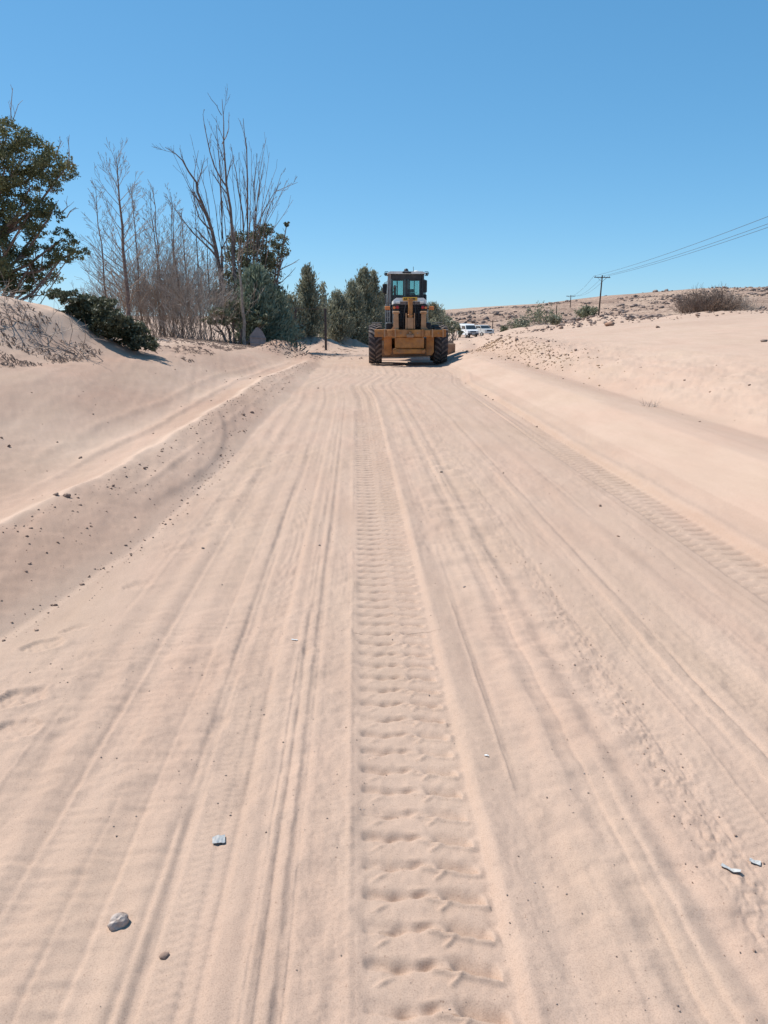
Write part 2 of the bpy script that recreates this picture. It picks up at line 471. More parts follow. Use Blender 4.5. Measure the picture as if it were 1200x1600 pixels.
M['tread'] = mat_simple('sand_caked_tread', (.13, .108, .102), (.08, .068, .066), .9, scale=9, spec=.15, dust=.42)
M['black'] = mat_simple('black_paint', (.028, .027, .030), (.018, .018, .02), .5, scale=7, spec=.4, dust=.12)
M['grille'] = mat_simple('dark_grille', (.012, .012, .014), (.007, .007, .008), .7, scale=9, spec=.2)
M['white'] = mat_simple('white_paint', (.75, .75, .73), (.62, .61, .58), .4, scale=6, spec=.5, dust=.15)
M['roof'] = mat_simple('cab_roof_paint', (.74, .73, .70), (.60, .57, .54), .5, scale=5, spec=.4, dust=.2)
M['plate'] = mat_simple('yellow_number_plate', (.72, .40, .03), (.62, .32, .02), .5, scale=30)
M['red'] = mat_simple('red_lens', (.50, .02, .02), (.36, .012, .015), .25, scale=20)
M['orange'] = mat_simple('orange_lens', (.75, .25, .06), (.6, .18, .04), .25, scale=20)
M['lens'] = mat_simple('clear_lens', (.72, .70, .66), (.58, .56, .53), .25, scale=20)
M['steel'] = mat_simple('bright_steel', (.55, .52, .48), (.40, .37, .34), .4, .6, scale=10)
M['bladesteel'] = mat_simple('worn_blade_steel', (.34, .19, .10), (.22, .12, .07), .6, .2, scale=6, dust=.4)
M['greymetal'] = mat_simple('weathered_grey_metal', (.24, .215, .21), (.17, .15, .145), .7, .0, scale=7, dust=.25)
M['postmetal'] = mat_simple('dark_rusty_metal', (.07, .055, .055), (.045, .035, .035), .7, .2, scale=12)
M['polewood'] = mat_simple('creosoted_pole', (.12, .088, .07), (.075, .055, .045), .9, scale=14, spec=.1)
M['wire'] = mat_simple('aluminium_wire', (.10, .11, .12), (.08, .085, .09), .5, .4, scale=3)
M['carglass'] = mat_simple('dark_car_glass', (.05, .06, .065), (.035, .042, .048), .08, scale=1.5, spec=.6)
M['carwhite'] = mat_simple('white_car_paint', (.80, .80, .79), (.74, .74, .73), .3, scale=2, spec=.5, dust=.15)
M['carbeige'] = mat_simple('silver_car_paint', (.60, .60, .58), (.52, .52, .50), .32, .2, scale=2, dust=.3)
M['plastic'] = mat_simple('pale_plastic_scrap', (.52, .52, .50), (.38, .37, .35), .5, scale=50)
M['blueplastic'] = mat_simple('blue_grey_plastic_scrap', (.24, .265, .28), (.40, .37, .34), .5, scale=60)
M['dust_twig'] = mat_simple('leaf_litter', (.16, .115, .095), (.085, .06, .052), .95, spec=.1, scale=5)
# glass
g_, nt, b = new_mat('cab_glass')
b.inputs['Base Color'].default_value = (.62, .80, .80, 1)
b.inputs['Roughness'].default_value = .02
tr = nt.nodes.new('ShaderNodeBsdfTransparent'); tr.inputs['Color'].default_value = (.70, .82, .80, 1)
gl = nt.nodes.new('ShaderNodeBsdfGlossy'); gl.inputs['Roughness'].default_value = .03
fr = nt.nodes.new('ShaderNodeFresnel'); fr.inputs['IOR'].default_value = 1.5
ms = nt.nodes.new('ShaderNodeMixShader')
nt.links.new(fr.outputs[0], ms.inputs[0]); nt.links.new(tr.outputs[0], ms.inputs[1]); nt.links.new(gl.outputs[0], ms.inputs[2])
nt.links.new(ms.outputs[0], nt.nodes['Material Output'].inputs['Surface'])
M['glass'] = g_

# ------------------------------------------------------------------ object helpers
def tag(o, label=None, cat=None, group=None, kind=None):
    if label: o['label'] = label
    if cat: o['category'] = cat
    if group: o['group'] = group
    if kind: o['kind'] = kind
    return o

def empty(name, loc, rz=0.0):
    o = bpy.data.objects.new(name, None); o.location = loc; o.rotation_euler = (0, 0, rz)
    o.empty_display_size = .2
    col.objects.link(o); return o

def np_mesh(name, verts, faces, mat, smooth=False):
    """verts (n,3); faces (m,k) with one k"""
    me = bpy.data.meshes.new(name)
    verts = np.asarray(verts, np.float32); faces = np.asarray(faces, np.int32)
    k = faces.shape[1]
    me.vertices.add(len(verts)); me.vertices.foreach_set('co', verts.ravel())
    me.loops.add(faces.size); me.loops.foreach_set('vertex_index', faces.ravel())
    me.polygons.add(len(faces))
    me.polygons.foreach_set('loop_start', np.arange(0, faces.size, k, dtype=np.int32))
    me.polygons.foreach_set('loop_total', np.full(len(faces), k, np.int32))
    if smooth: me.polygons.foreach_set('use_smooth', np.ones(len(faces), bool))
    me.update(calc_edges=True)
    if mat: me.materials.append(mat)
    return me

def link(name, me, parent=None, loc=None):
    o = bpy.data.objects.new(name, me)
    if parent: o.parent = parent
    if loc: o.location = loc
    col.objects.link(o); return o

class MB:
    def __init__(s): s.v = []; s.f = []
    def add(s, vs, fs):
        n = len(s.v); s.v += [tuple(v) for v in vs]; s.f += [tuple(i+n for i in f) for f in fs]; return s
    def box(s, x0, x1, y0, y1, z0, z1, bev=0.0, M4=None):
        b = min(bev, (x1-x0)/2.2, (y1-y0)/2.2, (z1-z0)/2.2)
        if b <= 0:
            vs = [(x, y, z) for x in (x0, x1) for y in (y0, y1) for z in (z0, z1)]
            fs = [(0, 1, 3, 2), (4, 6, 7, 5), (0, 4, 5, 1), (2, 3, 7, 6), (0, 2, 6, 4), (1, 5, 7, 3)]
        else:
            c = [(x0, x1), (y0, y1), (z0, z1)]
            vs = []; idx = {}
            for i in (0, 1):
                for j in (0, 1):
                    for k in (0, 1):
                        for ax in range(3):
                            p = [0, 0, 0]
                            for a, w in enumerate((i, j, k)):
                                e = c[a][w]; ins = b if w == 0 else -b
                                p[a] = e if a == ax else e + ins
                            idx[(i, j, k, ax)] = len(vs); vs.append(tuple(p))
            fs = []
            for ax in range(3):
                o = [a for a in range(3) if a != ax]
                for w in (0, 1):
                    q = []
                    for (p_, r_) in ((0, 0), (1, 0), (1, 1), (0, 1)):
                        t = [0, 0, 0]; t[ax] = w; t[o[0]] = p_; t[o[1]] = r_
                        q.append(idx[(*t, ax)])
                    if (w == 0) != (ax == 1): q.reverse()
                    fs.append(tuple(q))
            for ax in range(3):
                o = [a for a in range(3) if a != ax]
                for p_ in (0, 1):
                    for r_ in (0, 1):
                        t0 = [0, 0, 0]; t1 = [0, 0, 0]
                        t0[o[0]] = t1[o[0]] = p_; t0[o[1]] = t1[o[1]] = r_; t1[ax] = 1
                        fs.append((idx[(*t0, o[0])], idx[(*t1, o[0])], idx[(*t1, o[1])], idx[(*t0, o[1])]))
            for i in (0, 1):
                for j in (0, 1):
                    for k in (0, 1):
                        fs.append((idx[(i, j, k, 0)], idx[(i, j, k, 1)], idx[(i, j, k, 2)]))
        if M4 is not None: vs = [tuple(M4 @ Vector(v)) for v in vs]
        return s.add(vs, fs)
    def prism(s, prof, x0, x1, axis='x'):
        """profile of (a,b) extruded along an axis; x: (y,z)  y: (x,z)  z: (x,y)"""
        n = len(prof)
        def P(a, b, t): return (t, a, b) if axis == 'x' else ((a, t, b) if axis == 'y' else (a, b, t))
        vs = [P(a, b, x0) for a, b in prof] + [P(a, b, x1) for a, b in prof]
        fs = [tuple(range(n))[::-1], tuple(range(n, 2*n))] + [(i, (i+1) % n, n+(i+1) % n, n+i) for i in range(n)]
        return s.add(vs, fs)
    def tube(s, pts, rad, n=6, cap=True):
        pts = [Vector(p) for p in pts]
        if not hasattr(rad, '__len__'): rad = [rad]*len(pts)
        base = len(s.v)
        up = Vector((0, 0, 1))
        for i, p in enumerate(pts):
            d = (pts[min(i+1, len(pts)-1)] - pts[max(i-1, 0)])
            if d.length < 1e-9: d = Vector((0, 0, 1))
            d.normalize()
            a = d.cross(up)
            if a.length < .05: a = d.cross(Vector((1, 0, 0)))
            a.normalize(); b_ = d.cross(a)
            for k in range(n):
                t = 2*PI*k/n
                q = p + (a*math.cos(t) + b_*math.sin(t))*rad[i]
                s.v.append((q.x, q.y, q.z))
        for i in range(len(pts)-1):
            for k in range(n):
                s.f.append((base+i*n+k, base+i*n+(k+1) % n, base+(i+1)*n+(k+1) % n, base+(i+1)*n+k))
        if cap and n > 2:
            s.f.append(tuple(base+k for k in range(n))[::-1])
            s.f.append(tuple(base+(len(pts)-1)*n+k for k in range(n)))
        return s
    def lathe(s, prof, n=24, axis='x', c=(0, 0, 0)):
        """prof of (along, radius)"""
        base = len(s.v)
        for a, r in prof:
            for k in range(n):
                t = 2*PI*k/n
                if axis == 'x': q = (a, r*math.cos(t), r*math.sin(t))
                elif axis == 'y': q = (r*math.cos(t), a, r*math.sin(t))
                else: q = (r*math.cos(t), r*math.sin(t), a)
                s.v.append((q[0]+c[0], q[1]+c[1], q[2]+c[2]))
        for i in range(len(prof)-1):
            for k in range(n):
                s.f.append((base+i*n+k, base+i*n+(k+1) % n, base+(i+1)*n+(k+1) % n, base+(i+1)*n+k))
        s.f.append(tuple(base+k for k in range(n))[::-1])
        s.f.append(tuple(base+(len(prof)-1)*n+k for k in range(n)))
        return s
    def build(s, name, mat, parent=None, smooth=False, loc=None):
        me = bpy.data.meshes.new(name)
        me.from_pydata(s.v, [], s.f)
        import bmesh
        bm = bmesh.new(); bm.from_mesh(me)
        bmesh.ops.recalc_face_normals(bm, faces=bm.faces)
        bm.to_mesh(me); bm.free()
        me.materials.append(mat)
        if smooth:
            me.polygons.foreach_set('use_smooth', np.ones(len(me.polygons), bool))
            try: me.set_sharp_from_angle(angle=R(38))
            except Exception: pass
        return link(name, me, parent, loc)

def copy_tree(o, parent=None):
    c = o.copy(); col.objects.link(c); c.parent = parent
    for ch in list(o.children): copy_tree(ch, c)
    return c

# ------------------------------------------------------------------ ground sheet
def radii():
    r = [.25]
    while r[-1] < 2500:
        q = r[-1]
        k = .035 if q < 1.15 else .0034 if q < 4 else .0058 if q < 9 else .0098 if q < 22 else .014 if q < 70 else .05
        r.append(q*(1+k))
    return np.array(r)
rr = radii()
fine = np.linspace(R(-37), R(43), 850)
coarse = np.linspace(R(43), R(323), 110)[1:-1]
th = np.concatenate([fine, coarse])
nr, nt_ = len(rr), len(th)
RR, TH = np.meshgrid(rr, th, indexing='ij')
GX = RR*np.sin(TH); GY = RR*np.cos(TH)
GZ = terrain(GX, GY)
V = np.stack([GX, GY, GZ], -1).reshape(-1, 3)
ii, jj = np.meshgrid(np.arange(nr-1), np.arange(nt_), indexing='ij')
j2 = (jj+1) % nt_
F = np.stack([ii*nt_+jj, ii*nt_+j2, (ii+1)*nt_+j2, (ii+1)*nt_+jj], -1).reshape(-1, 4)[:, ::-1]
def fine_strip(xa, xb, ya, yb, sx, sy, mx):
    """swap the coarse cells inside a tread print for a finer grid that follows the same terrain"""
    global V, F
    vx, vy = V[F, 0], V[F, 1]
    ins = ((vx > xa+mx) & (vx < xb-mx) & (vy > ya+.25) & (vy < yb-.25)).all(1)
    F = F[~ins]
    xs = np.arange(xa, xb+1e-6, sx); ys = np.arange(ya, yb+1e-6, sy)
    SX, SY = np.meshgrid(xs, ys, indexing='ij')
    SZ = terrain(SX, SY) + .0008
    v = np.stack([SX, SY, SZ], -1).reshape(-1, 3)
    a_, b_ = len(xs), len(ys)
    i_, j_ = np.meshgrid(np.arange(a_-1), np.arange(b_-1), indexing='ij')
    f = np.stack([i_*b_+j_, (i_+1)*b_+j_, (i_+1)*b_+j_+1, i_*b_+j_+1], -1).reshape(-1, 4) + len(V)
    V = np.concatenate([V, v]); F = np.concatenate([F, f])
    return SX.ravel(), SY.ravel()
SX1, SY1 = fine_strip(-.05, .42, 3.6, 17.5, .012, .012, .03)
SX2, SY2 = fine_strip(2.20, 2.68, 3.6, 14.0, .014, .016, .03)
cx = V[F].mean(1)
uc = cx[:, 0] - curve(cx[:, 1])
fu = np.interp(cx[:, 1], FOOT_Y, FOOT_U)
onroad = (uc > fu+.02) & (uc < 2.95) & (cx[:, 1] > -2) & (cx[:, 1] < 260)
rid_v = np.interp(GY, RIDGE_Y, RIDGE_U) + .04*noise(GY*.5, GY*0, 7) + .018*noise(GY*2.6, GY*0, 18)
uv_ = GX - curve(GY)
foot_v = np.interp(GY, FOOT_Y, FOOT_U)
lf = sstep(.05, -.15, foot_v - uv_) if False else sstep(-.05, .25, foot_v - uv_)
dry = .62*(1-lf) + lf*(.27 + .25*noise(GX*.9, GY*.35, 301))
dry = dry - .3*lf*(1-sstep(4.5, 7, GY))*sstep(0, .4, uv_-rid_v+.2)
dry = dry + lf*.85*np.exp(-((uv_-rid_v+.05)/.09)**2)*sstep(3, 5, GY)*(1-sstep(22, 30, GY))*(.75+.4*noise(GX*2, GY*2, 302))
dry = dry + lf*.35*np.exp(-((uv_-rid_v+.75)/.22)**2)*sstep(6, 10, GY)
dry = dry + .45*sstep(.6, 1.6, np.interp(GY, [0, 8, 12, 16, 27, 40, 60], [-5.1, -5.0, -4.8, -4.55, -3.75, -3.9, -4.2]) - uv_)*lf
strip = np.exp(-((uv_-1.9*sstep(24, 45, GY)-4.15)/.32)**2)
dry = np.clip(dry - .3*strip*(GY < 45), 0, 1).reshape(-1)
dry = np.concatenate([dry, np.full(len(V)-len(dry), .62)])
def sub(name, sel, mat):
    f = F[sel]; used = np.unique(f); mp = np.full(len(V), -1, np.int64); mp[used] = np.arange(len(used))
    me = np_mesh(name, V[used], mp[f], mat, True)
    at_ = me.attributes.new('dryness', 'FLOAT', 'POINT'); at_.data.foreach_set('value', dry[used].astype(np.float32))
    return tag(link(name, me), kind='structure')
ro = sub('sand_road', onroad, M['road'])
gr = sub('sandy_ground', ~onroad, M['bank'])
ro['label'] = 'pale pink sand road marked with tyre tracks'; gr['label'] = 'loose pale sand banks and dunes beside the road'
# close the small hole under the camera
n0 = nt_
cap_v = np.concatenate([V[:nt_], [[0, 0, float(V[:nt_, 2].mean())]]])
cap_f = np.stack([np.arange(n0), (np.arange(n0)+1) % n0, np.full(n0, n0)], -1)[:, ::-1]
cap = tag(link('ground', np_mesh('ground', cap_v, cap_f, M['road'], True)), kind='structure')

# ------------------------------------------------------------------ hill on the right
def hill_ridge(x, y):
    a = x/np.maximum(y, 1)
    # ridge height seen in the photo as a share of distance
    return np.interp(a, [-.05, .085, .13, .24, .32, .44, .54, .9, 2], [.0, .0, .004, .0135, .0235, .0325, .034, .036, .03])
def hill_z(x, y):
    y0 = np.interp(x, [0, 25, 45, 90, 200], [190, 165, 78, 70, 70])
    t = np.clip((y-y0)/np.maximum(310-y0, 20), 0, 1)
    z = -2.6 + (hill_ridge(x, np.full_like(y, 310.0))*310 + 4.15)*(t**.9)
    band = noise(x*.02+y*.004, y*.055, 201)
    z = z + 1.1*band*sstep(.05, .3, t)*(1-sstep(.75, .98, t)) + .45*fbm(x*.09, y*.09, 202, 5, .6)*sstep(0, .2, t)*(1-.8*sstep(.85, 1, t))
    return z - 2.0*sstep(310, 420, y)
def poly_axis(a, b, step_, gr_):
    r = [a]
    while r[-1] < b: r.append(r[-1] + step_ + gr_*(r[-1]-a))
    return np.array(r)
hx = np.concatenate([np.linspace(-10, 190, 260), poly_axis(192, 700, 4, .03)])
hy = np.concatenate([np.linspace(66, 330, 230), poly_axis(333, 900, 6, .03)])
HX, HY = np.meshgrid(hx, hy, indexing='ij')
HZ = hill_z(HX, HY)
hv = np.stack([HX, HY, HZ], -1).reshape(-1, 3)
a_, b_ = len(hx), len(hy)
ii, jj = np.meshgrid(np.arange(a_-1), np.arange(b_-1), indexing='ij')
hf = np.stack([ii*b_+jj, (ii+1)*b_+jj, (ii+1)*b_+jj+1, ii*b_+jj+1], -1).reshape(-1, 4)
m, nt, b = new_mat('stony_hillside')
v = coords(nt)
o = ramp(nt, noise_node(nt, coords(nt, (.5, 1.3, 1)), .06, 6, .7), [(.35, (.29, .20, .155)), (.5, (.42, .30, .23)), (.64, (.52, .385, .29))])
o2 = ramp(nt, noise_node(nt, v, 1.1, 6, .75), [(.38, (.34, .30, .29)), (.50, (.8, .78, .77)), (.62, (1.1, 1.08, 1.06))])
o = mix(nt, .75, o, o2, 'MULTIPLY')
nt.links.new(o, b.inputs['Base Color']); b.inputs['Roughness'].default_value = .95; b.inputs['Specular IOR Level'].default_value = .1
bump(nt, b, noise_node(nt, v, 1.4, 6, .75), .9, .35)
hill = tag(link('hill', np_mesh('hill', hv, hf, m, True)), 'low stony hillside rising beyond the dunes on the right', kind='structure')

# ------------------------------------------------------------------ rock cloud helper
def ico():
    t = (1+5**.5)/2
    v = np.array([(-1, t, 0), (1, t, 0), (-1, -t, 0), (1, -t, 0), (0, -1, t), (0, 1, t), (0, -1, -t), (0, 1, -t),
                  (t, 0, -1), (t, 0, 1), (-t, 0, -1), (-t, 0, 1)], float)
    v /= np.linalg.norm(v[0])
    f = np.array([(0, 11, 5), (0, 5, 1), (0, 1, 7), (0, 7, 10), (0, 10, 11), (1, 5, 9), (5, 11, 4), (11, 10, 2), (10, 7, 6), (7, 1, 8),
                  (3, 9, 4), (3, 4, 2), (3, 2, 6), (3, 6, 8), (3, 8, 9), (4, 9, 5), (2, 4, 11), (6, 2, 10), (8, 6, 7), (9, 8, 1)])
    return v, f
IV, IF = ico()
def rocks(name, pos, size, mat, rng, squash=.65, sink=.25):
    n = len(pos)
    pos = np.asarray(pos, float); size = np.asarray(size, float)
    jit = 1 + .32*rng.standard_normal((n, 12, 1)).clip(-1.6, 1.6)
    ax = np.stack([rng.uniform(.75, 1.3, n), rng.uniform(.75, 1.3, n), rng.uniform(squash*.7, squash*1.3, n)], -1)
    v = IV[None]*jit*ax[:, None, :]
    a = rng.uniform(0, 2*PI, n); c, s = np.cos(a), np.sin(a)
    x = v[..., 0]*c[:, None] - v[..., 1]*s[:, None]; y = v[..., 0]*s[:, None] + v[..., 1]*c[:, None]
    w = np.stack([x, y, v[..., 2]], -1)*size[:, None, None] + pos[:, None, :]
    w[..., 2] += (size*squash*(1-2*sink))[:, None]
    f = IF[None] + (np.arange(n)*12)[:, None, None]
    return link(name, np_mesh(name, w.reshape(-1, 3), f.reshape(-1, 3), mat))

rng = np.random.default_rng(5)
FINE = ('branches', 'twigs', 'crown', 'foliage', 'blades', 'stems', 'plate_lettering')
# ================================================================== the road grader
G = empty('road_grader', (1.70, 24.6, 0.0), R(-1.5))
tag(G, 'dusty yellow road grader seen from behind with black cab and big treaded tyres', 'grader')

def part(name, mat, mb, parent=None, smooth=False): return mb.build(name, M[mat], parent or G, smooth)

# wheels
def tyre_mb(r, w, nl):
    t = MB(); lg_ = MB()
    h = w/2
    prof = [(-h*.62, r*.50), (-h*.90, r*.60), (-h, r*.78), (-h*.96, r*.90), (-h*.80, r*.93), (0, r*.94), (h*.80, r*.93), (h*.96, r*.90), (h, r*.78), (h*.90, r*.60), (h*.62, r*.50)]
    t.lathe(prof, 40, 'x')
    for k in range(nl):
        for sd in (-1, 1):
            a0 = 2*PI*(k + (.5 if sd > 0 else 0))/nl
            vs = []
            for (xx, da) in ((.05*h, 0), (.55*h, -.16), (1.0*h, -.24)):
                for dd in (-.055, .055):
                    for rr_ in (r*.91 if xx < .9*h else r*.86, r*1.0 if xx < .9*h else r*.95):
                        a = a0 + da + dd
                        vs.append((sd*xx, rr_*math.cos(a), rr_*math.sin(a)))
            fs = []
            for i in (0, 1):
                o = i*4
                fs += [(o, o+4, o+5, o+1), (o+2, o+3, o+7, o+6), (o+1, o+5, o+7, o+3), (o, o+2, o+6, o+4)]
            fs += [(0, 1, 3, 2), (8, 10, 11, 9)]
            lg_.add(vs, fs)
    return t, lg_
tyre_rear = None
def wheel(x, y, r, w, nl):
    ty_, lg_ = tyre_mb(r, w, nl)
    o = ty_.build('wheel', M['tyre'], G, True)
    tag(lg_.build('tread', M['tread'], o), kind='stuff')
    o.location = (x, y, r-.03)
    rm = MB()
    s = -1 if x < 0 else 1
    h = w/2
    prof = [(-h*.5, r*.50), (h*.55, r*.52), (h*.60, r*.46), (h*.25, r*.42), (h*.20, r*.20), (h*.45, r*.18), (h*.45, r*.05)]
    if s < 0: prof = [(-a, q) for a, q in prof]
    rm.lathe(prof, 24, 'x')
    rm.build('rim', M['yellow'], o, True)
    return o
for y in (1.30, 2.75):
    for s in (-1, 1): wheel(s*1.07, y, .63, .43, 22)
for s in (-1, 1): wheel(s*1.04, 8.3, .62, .42, 22)
# tandem cases and rear axle
for s in (-1, 1):
    mb = MB(); mb.prism([(1.0, .42), (1.15, .78), (3.0, .78), (3.15, .42), (2.9, .40), (1.25, .40)], s*.66-.10, s*.66+.10)
    part('tandem_case', 'yellow', mb)
part('rear_axle', 'yellow', MB().tube([(-.6, 2.07, .62), (.6, 2.07, .62)], .15, 12))
# rear carrier beam with slotted plates
bm_ = MB().box(-1.12, 1.18, .02, .24, .865, 1.085, .012)
part('ripper_beam', 'yellow', bm_)
for x in (-.80, -.455, .42, .735, 1.08):
    part('beam_plate', 'cream' if x != .42 else 'yellow', MB().box(x-.022, x+.022, -.035, .275, .855, 1.10, .004))
for x in (-.63, .58):
    part('shank_holder', 'yellow', MB().box(x-.085, x+.085, -.03, .27, .89, 1.075, .012))
# push block under the beam
part('push_block', 'yellow', MB().box(-.455, .475, .06, .40, .52, .855, .02))
mb = MB().box(-.52, .52, .02, .34, .36, .505, .02)
for x in (-.45, .45): mb.lathe([(-.05, .05), (.06, .05)], 10, 'y', (x, 0, .43))
part('push_bar', 'yellow', mb)
part('tow_hitch', 'bladesteel', MB().box(-.10, .14, -.06, .05, .845, .95, .02).lathe([(.95, .045), (1.02, .045)], 10, 'z', (.02, -.02, 0)))
for x in (-.69, .69):
    s = 1 if x > 0 else -1
    part('side_plate', 'yellow', MB().prism([(x-.125, .86), (x+.125, .86), (x+.125, .40), (x+.06, .30), (x-.09, .30), (x-.125, .36)], .35, .44, 'y'))
part('rear_frame', 'yellow', MB().box(-.42, .42, .42, 1.9, .50, .98, .03))
part('belly_guard', 'bladesteel', MB().box(-.55, .55, .95, 2.8, .33, .48, .03))
# lift arms on either side of the grille
for x in (-.43, .455):
    mb = MB().prism([(x-.085, 1.09), (x+.085, 1.09), (x+.075, 1.62), (x-.075, 1.62)], .12, .24, 'y')
    mb.box(x-.105, x+.105, .10, .28, 1.60, 1.69, .02)
    mb.prism([(x-.15 if x < 0 else x+.15, 1.09), (x, 1.09), (x, 1.30)], .14, .22, 'y')
    o = part('lift_arm', 'cream', mb)
    MB().lathe([(x-.12, .035), (x+.12, .035)], 10, 'x', (0, .19, 1.645)).build('pivot_pin', M['steel'], o)
# centre lift cylinder
part('cylinder_bracket', 'cream', MB().box(-.075, .135, .08, .26, 1.10, 1.47, .015))
part('cylinder_ear', 'cream', MB().prism([(-.125, 1.10), (-.085, 1.10), (-.085, 1.62), (-.125, 1.62)], .08, .26, 'y').prism([(.145, 1.10), (.175, 1.10), (.175, 1.62), (.145, 1.62)], .08, .26, 'y'))
part('lift_cylinder', 'yellow', MB().lathe([(1.47, .085), (1.56, .10), (1.58, .075), (2.03, .075), (2.04, .085), (2.10, .085)], 16, 'z', (.03, .17, 0)), smooth=True)
part('hydraulic_hose', 'black', MB().tube([(.14, .2, 2.0), (.17, .16, 1.85), (.20, .14, 1.6), (.22, .16, 1.3), (.19, .2, 1.1)], .014, 6))
part('hydraulic_hose', 'black', MB().tube([(-.10, .2, 1.98), (-.16, .14, 1.7), (-.20, .16, 1.35), (-.18, .2, 1.08)], .014, 6))
# engine hood and radiator
eng = part('engine_body', 'black', MB().box(-.50, .54, .44, 2.75, .98, 1.93, .03))
part('radiator_grille', 'grille', MB().box(-.36, .40, .36, .435, 1.08, 1.90, .01))
for k in range(15):
    z = 1.12 + .052*k
    part('grille_slat', 'black', MB().box(-.345, .385, .345, .358, z, z+.018))
hood = MB().prism([(-.51, 1.93), (-.51, 2.04), (-.42, 2.135), (.46, 2.135), (.56, 2.04), (.56, 1.93), (.49, 1.93), (.46, 2.0), (-.41, 2.0), (-.44, 1.93)], .34, 2.8, 'y')
part('engine_hood', 'white', hood)
part('hood_panel', 'greymetal', MB().box(-.40, .45, .37, .40, 1.90, 1.995, .006))
pl = part('number_plate', 'plate', MB().box(-.21, .255, .30, .335, 2.035, 2.155, .006))
ck = MB()
for x in (-.155, -.10, -.005, .085, .13, .175): ck.box(x-.014, x+.014, .2955, .2985, 2.062, 2.125)
for x in (-.127, .108, .152): ck.box(x-.02, x+.02, .2955, .2985, 2.098 if x > 0 else 2.062, 2.11 if x > 0 else 2.074)
ck.build('plate_lettering', M['black'], pl)
for x in (-.36, .40):
    part('work_light', 'lens', MB().box(x-.065, x+.065, .27, .335, 1.93, 2.02, .012))
for s, x in ((-1, -.43), (1, .475)):
    hb = part('tail_light', 'black', MB().box(x-.11, x+.11, .26, .34, 1.70, 1.905, .012))
    xi = x - s*.045; xo = x + s*.055
    MB().lathe([(.222, .03), (.228, .05), (.262, .056)], 14, 'y', (xi, 0, 1.81)).build('stop_lens', M['red'], hb, True)
    MB().lathe([(.222, .025), (.228, .040), (.262, .046)], 14, 'y', (xo, 0, 1.80)).build('turn_lens', M['orange'], hb, True)
# outrigger markers
for s, x in ((-1, -.70), (1, .72)):
    mk = part('marker_arm', 'black', MB().tube([(s*.55, .5, 1.78), (x+s*.06, .5, 1.78)], .02, 6))
    MB().box(x-.085, x+.085, .44, .50, 1.73, 1.85, .012).build('marker_lamp', M['orange'], mk)
# ladder, pipes on the flanks
for x0 in (-.66, .66):
    lad = MB()
    for dx in (-.075, .075): lad.tube([(x0+dx, 2.4, 1.05), (x0+dx, 2.4, 1.95)], .016, 6)
    for k in range(5): lad.tube([(x0-.075, 2.4, 1.1+.19*k), (x0+.075, 2.4, 1.1+.19*k)], .013, 6)
    part('side_ladder', 'steel', lad)
part('fuel_tank', 'black', MB().box(-.74, -.53, .9, 2.2, 1.0, 1.30, .03))
part('battery_box', 'black', MB().box(.56, .76, .9, 2.2, 1.0, 1.30, .03))
part('exhaust_stack', 'black', MB().tube([(-.42, 2.3, 2.1), (-.42, 2.3, 2.55), (-.42, 2.2, 2.62)], .05, 10))
for (x, z0_, z1_, y) in ((-.30, 1.10, 1.72, .30), (-.26, 1.10, 1.60, .31), (.31, 1.10, 1.66, .30), (.27, 1.10, 1.80, .31)):
    part('hydraulic_hose', 'black', MB().tube([(x, y, z1_), (x+.03, y-.10, (z0_+z1_)/2+.1), (x-.01, y-.12, z0_+.1), (x, y-.02, z0_)], .012, 6))
for x in (-.98, -.28, .26, .93):
    part('beam_bolt', 'bladesteel', MB().lathe([(-.006, .028), (.02, .028)], 8, 'y', (x, -.002, .97)))
for s in (-1, 1):
    part('side_step', 'steel', MB().box(s*.70-.14, s*.70+.14, 2.2, 2.5, .84, .87, .006))
    part('fender_edge', 'greymetal', MB().box(min(s*.86, s*1.22), max(s*.86, s*1.22), 1.9, 2.1, 1.28, 1.30, .004))
# cab: floor, posts, panels, windows
CY0, CY1 = 2.95, 4.45
cw = .585
part('cab_floor', 'black', MB().box(-cw, cw, CY0, CY1, 1.20, 1.35, .02))
part('cab_rear_panel', 'black', MB().box(-cw+.06, cw-.06, CY0+.003, CY0+.05, 1.35, 2.20))
for s in (-1, 1):
    part('cab_side_panel', 'black', MB().box(s*cw-.02, s*cw+.02, CY0+.08, CY1-.08, 1.35, 2.02))
    for y in (CY0+.03, CY1-.03):
        part('cab_post', 'greymetal' if (s < 0 and y < 3.5) else 'black', MB().box(s*cw-.045, s*cw+.045, y-.045, y+.045, 1.33, 3.10, .012))
    part('cab_rail', 'black', MB().box(s*cw-.04, s*cw+.04, CY0+.08, CY1-.08, 3.0, 3.10, .01))
part('cab_header', 'black', MB().box(-cw+.05, cw-.05, CY0, CY0+.06, 2.90, 3.10, .01))
part('cab_header', 'black', MB().box(-cw+.05, cw-.05, CY1-.06, CY1, 2.98, 3.10, .01))
part('cab_sill', 'black', MB().box(-cw+.05, cw-.05, CY0+.001, CY0+.06, 2.202, 2.28, .01))
part('cab_mullion', 'black', MB().box(-.045, .065, CY0-.004, CY0+.055, 2.282, 2.898, .01))
for x0, x1 in ((-cw+.05, -.05), (.07, cw-.05)):
    fb = MB()
    fb.box(x0, x0+.065, CY0+.005, CY0+.045, 2.282, 2.898); fb.box(x1-.065, x1, CY0+.005, CY0+.045, 2.282, 2.898)
    fb.box(x0+.067, x1-.067, CY0+.005, CY0+.045, 2.282, 2.32); fb.box(x0+.067, x1-.067, CY0+.005, CY0+.045, 2.85, 2.898)
    w_ = part('rear_window', 'black', fb)
    MB().box(x0+.067, x1-.067, CY0+.022, CY0+.028, 2.321, 2.849).build('pane', M['glass'], w_)
part('windscreen', 'glass', MB().box(-cw+.06, cw-.06, CY1-.03, CY1-.024, 2.05, 2.98))
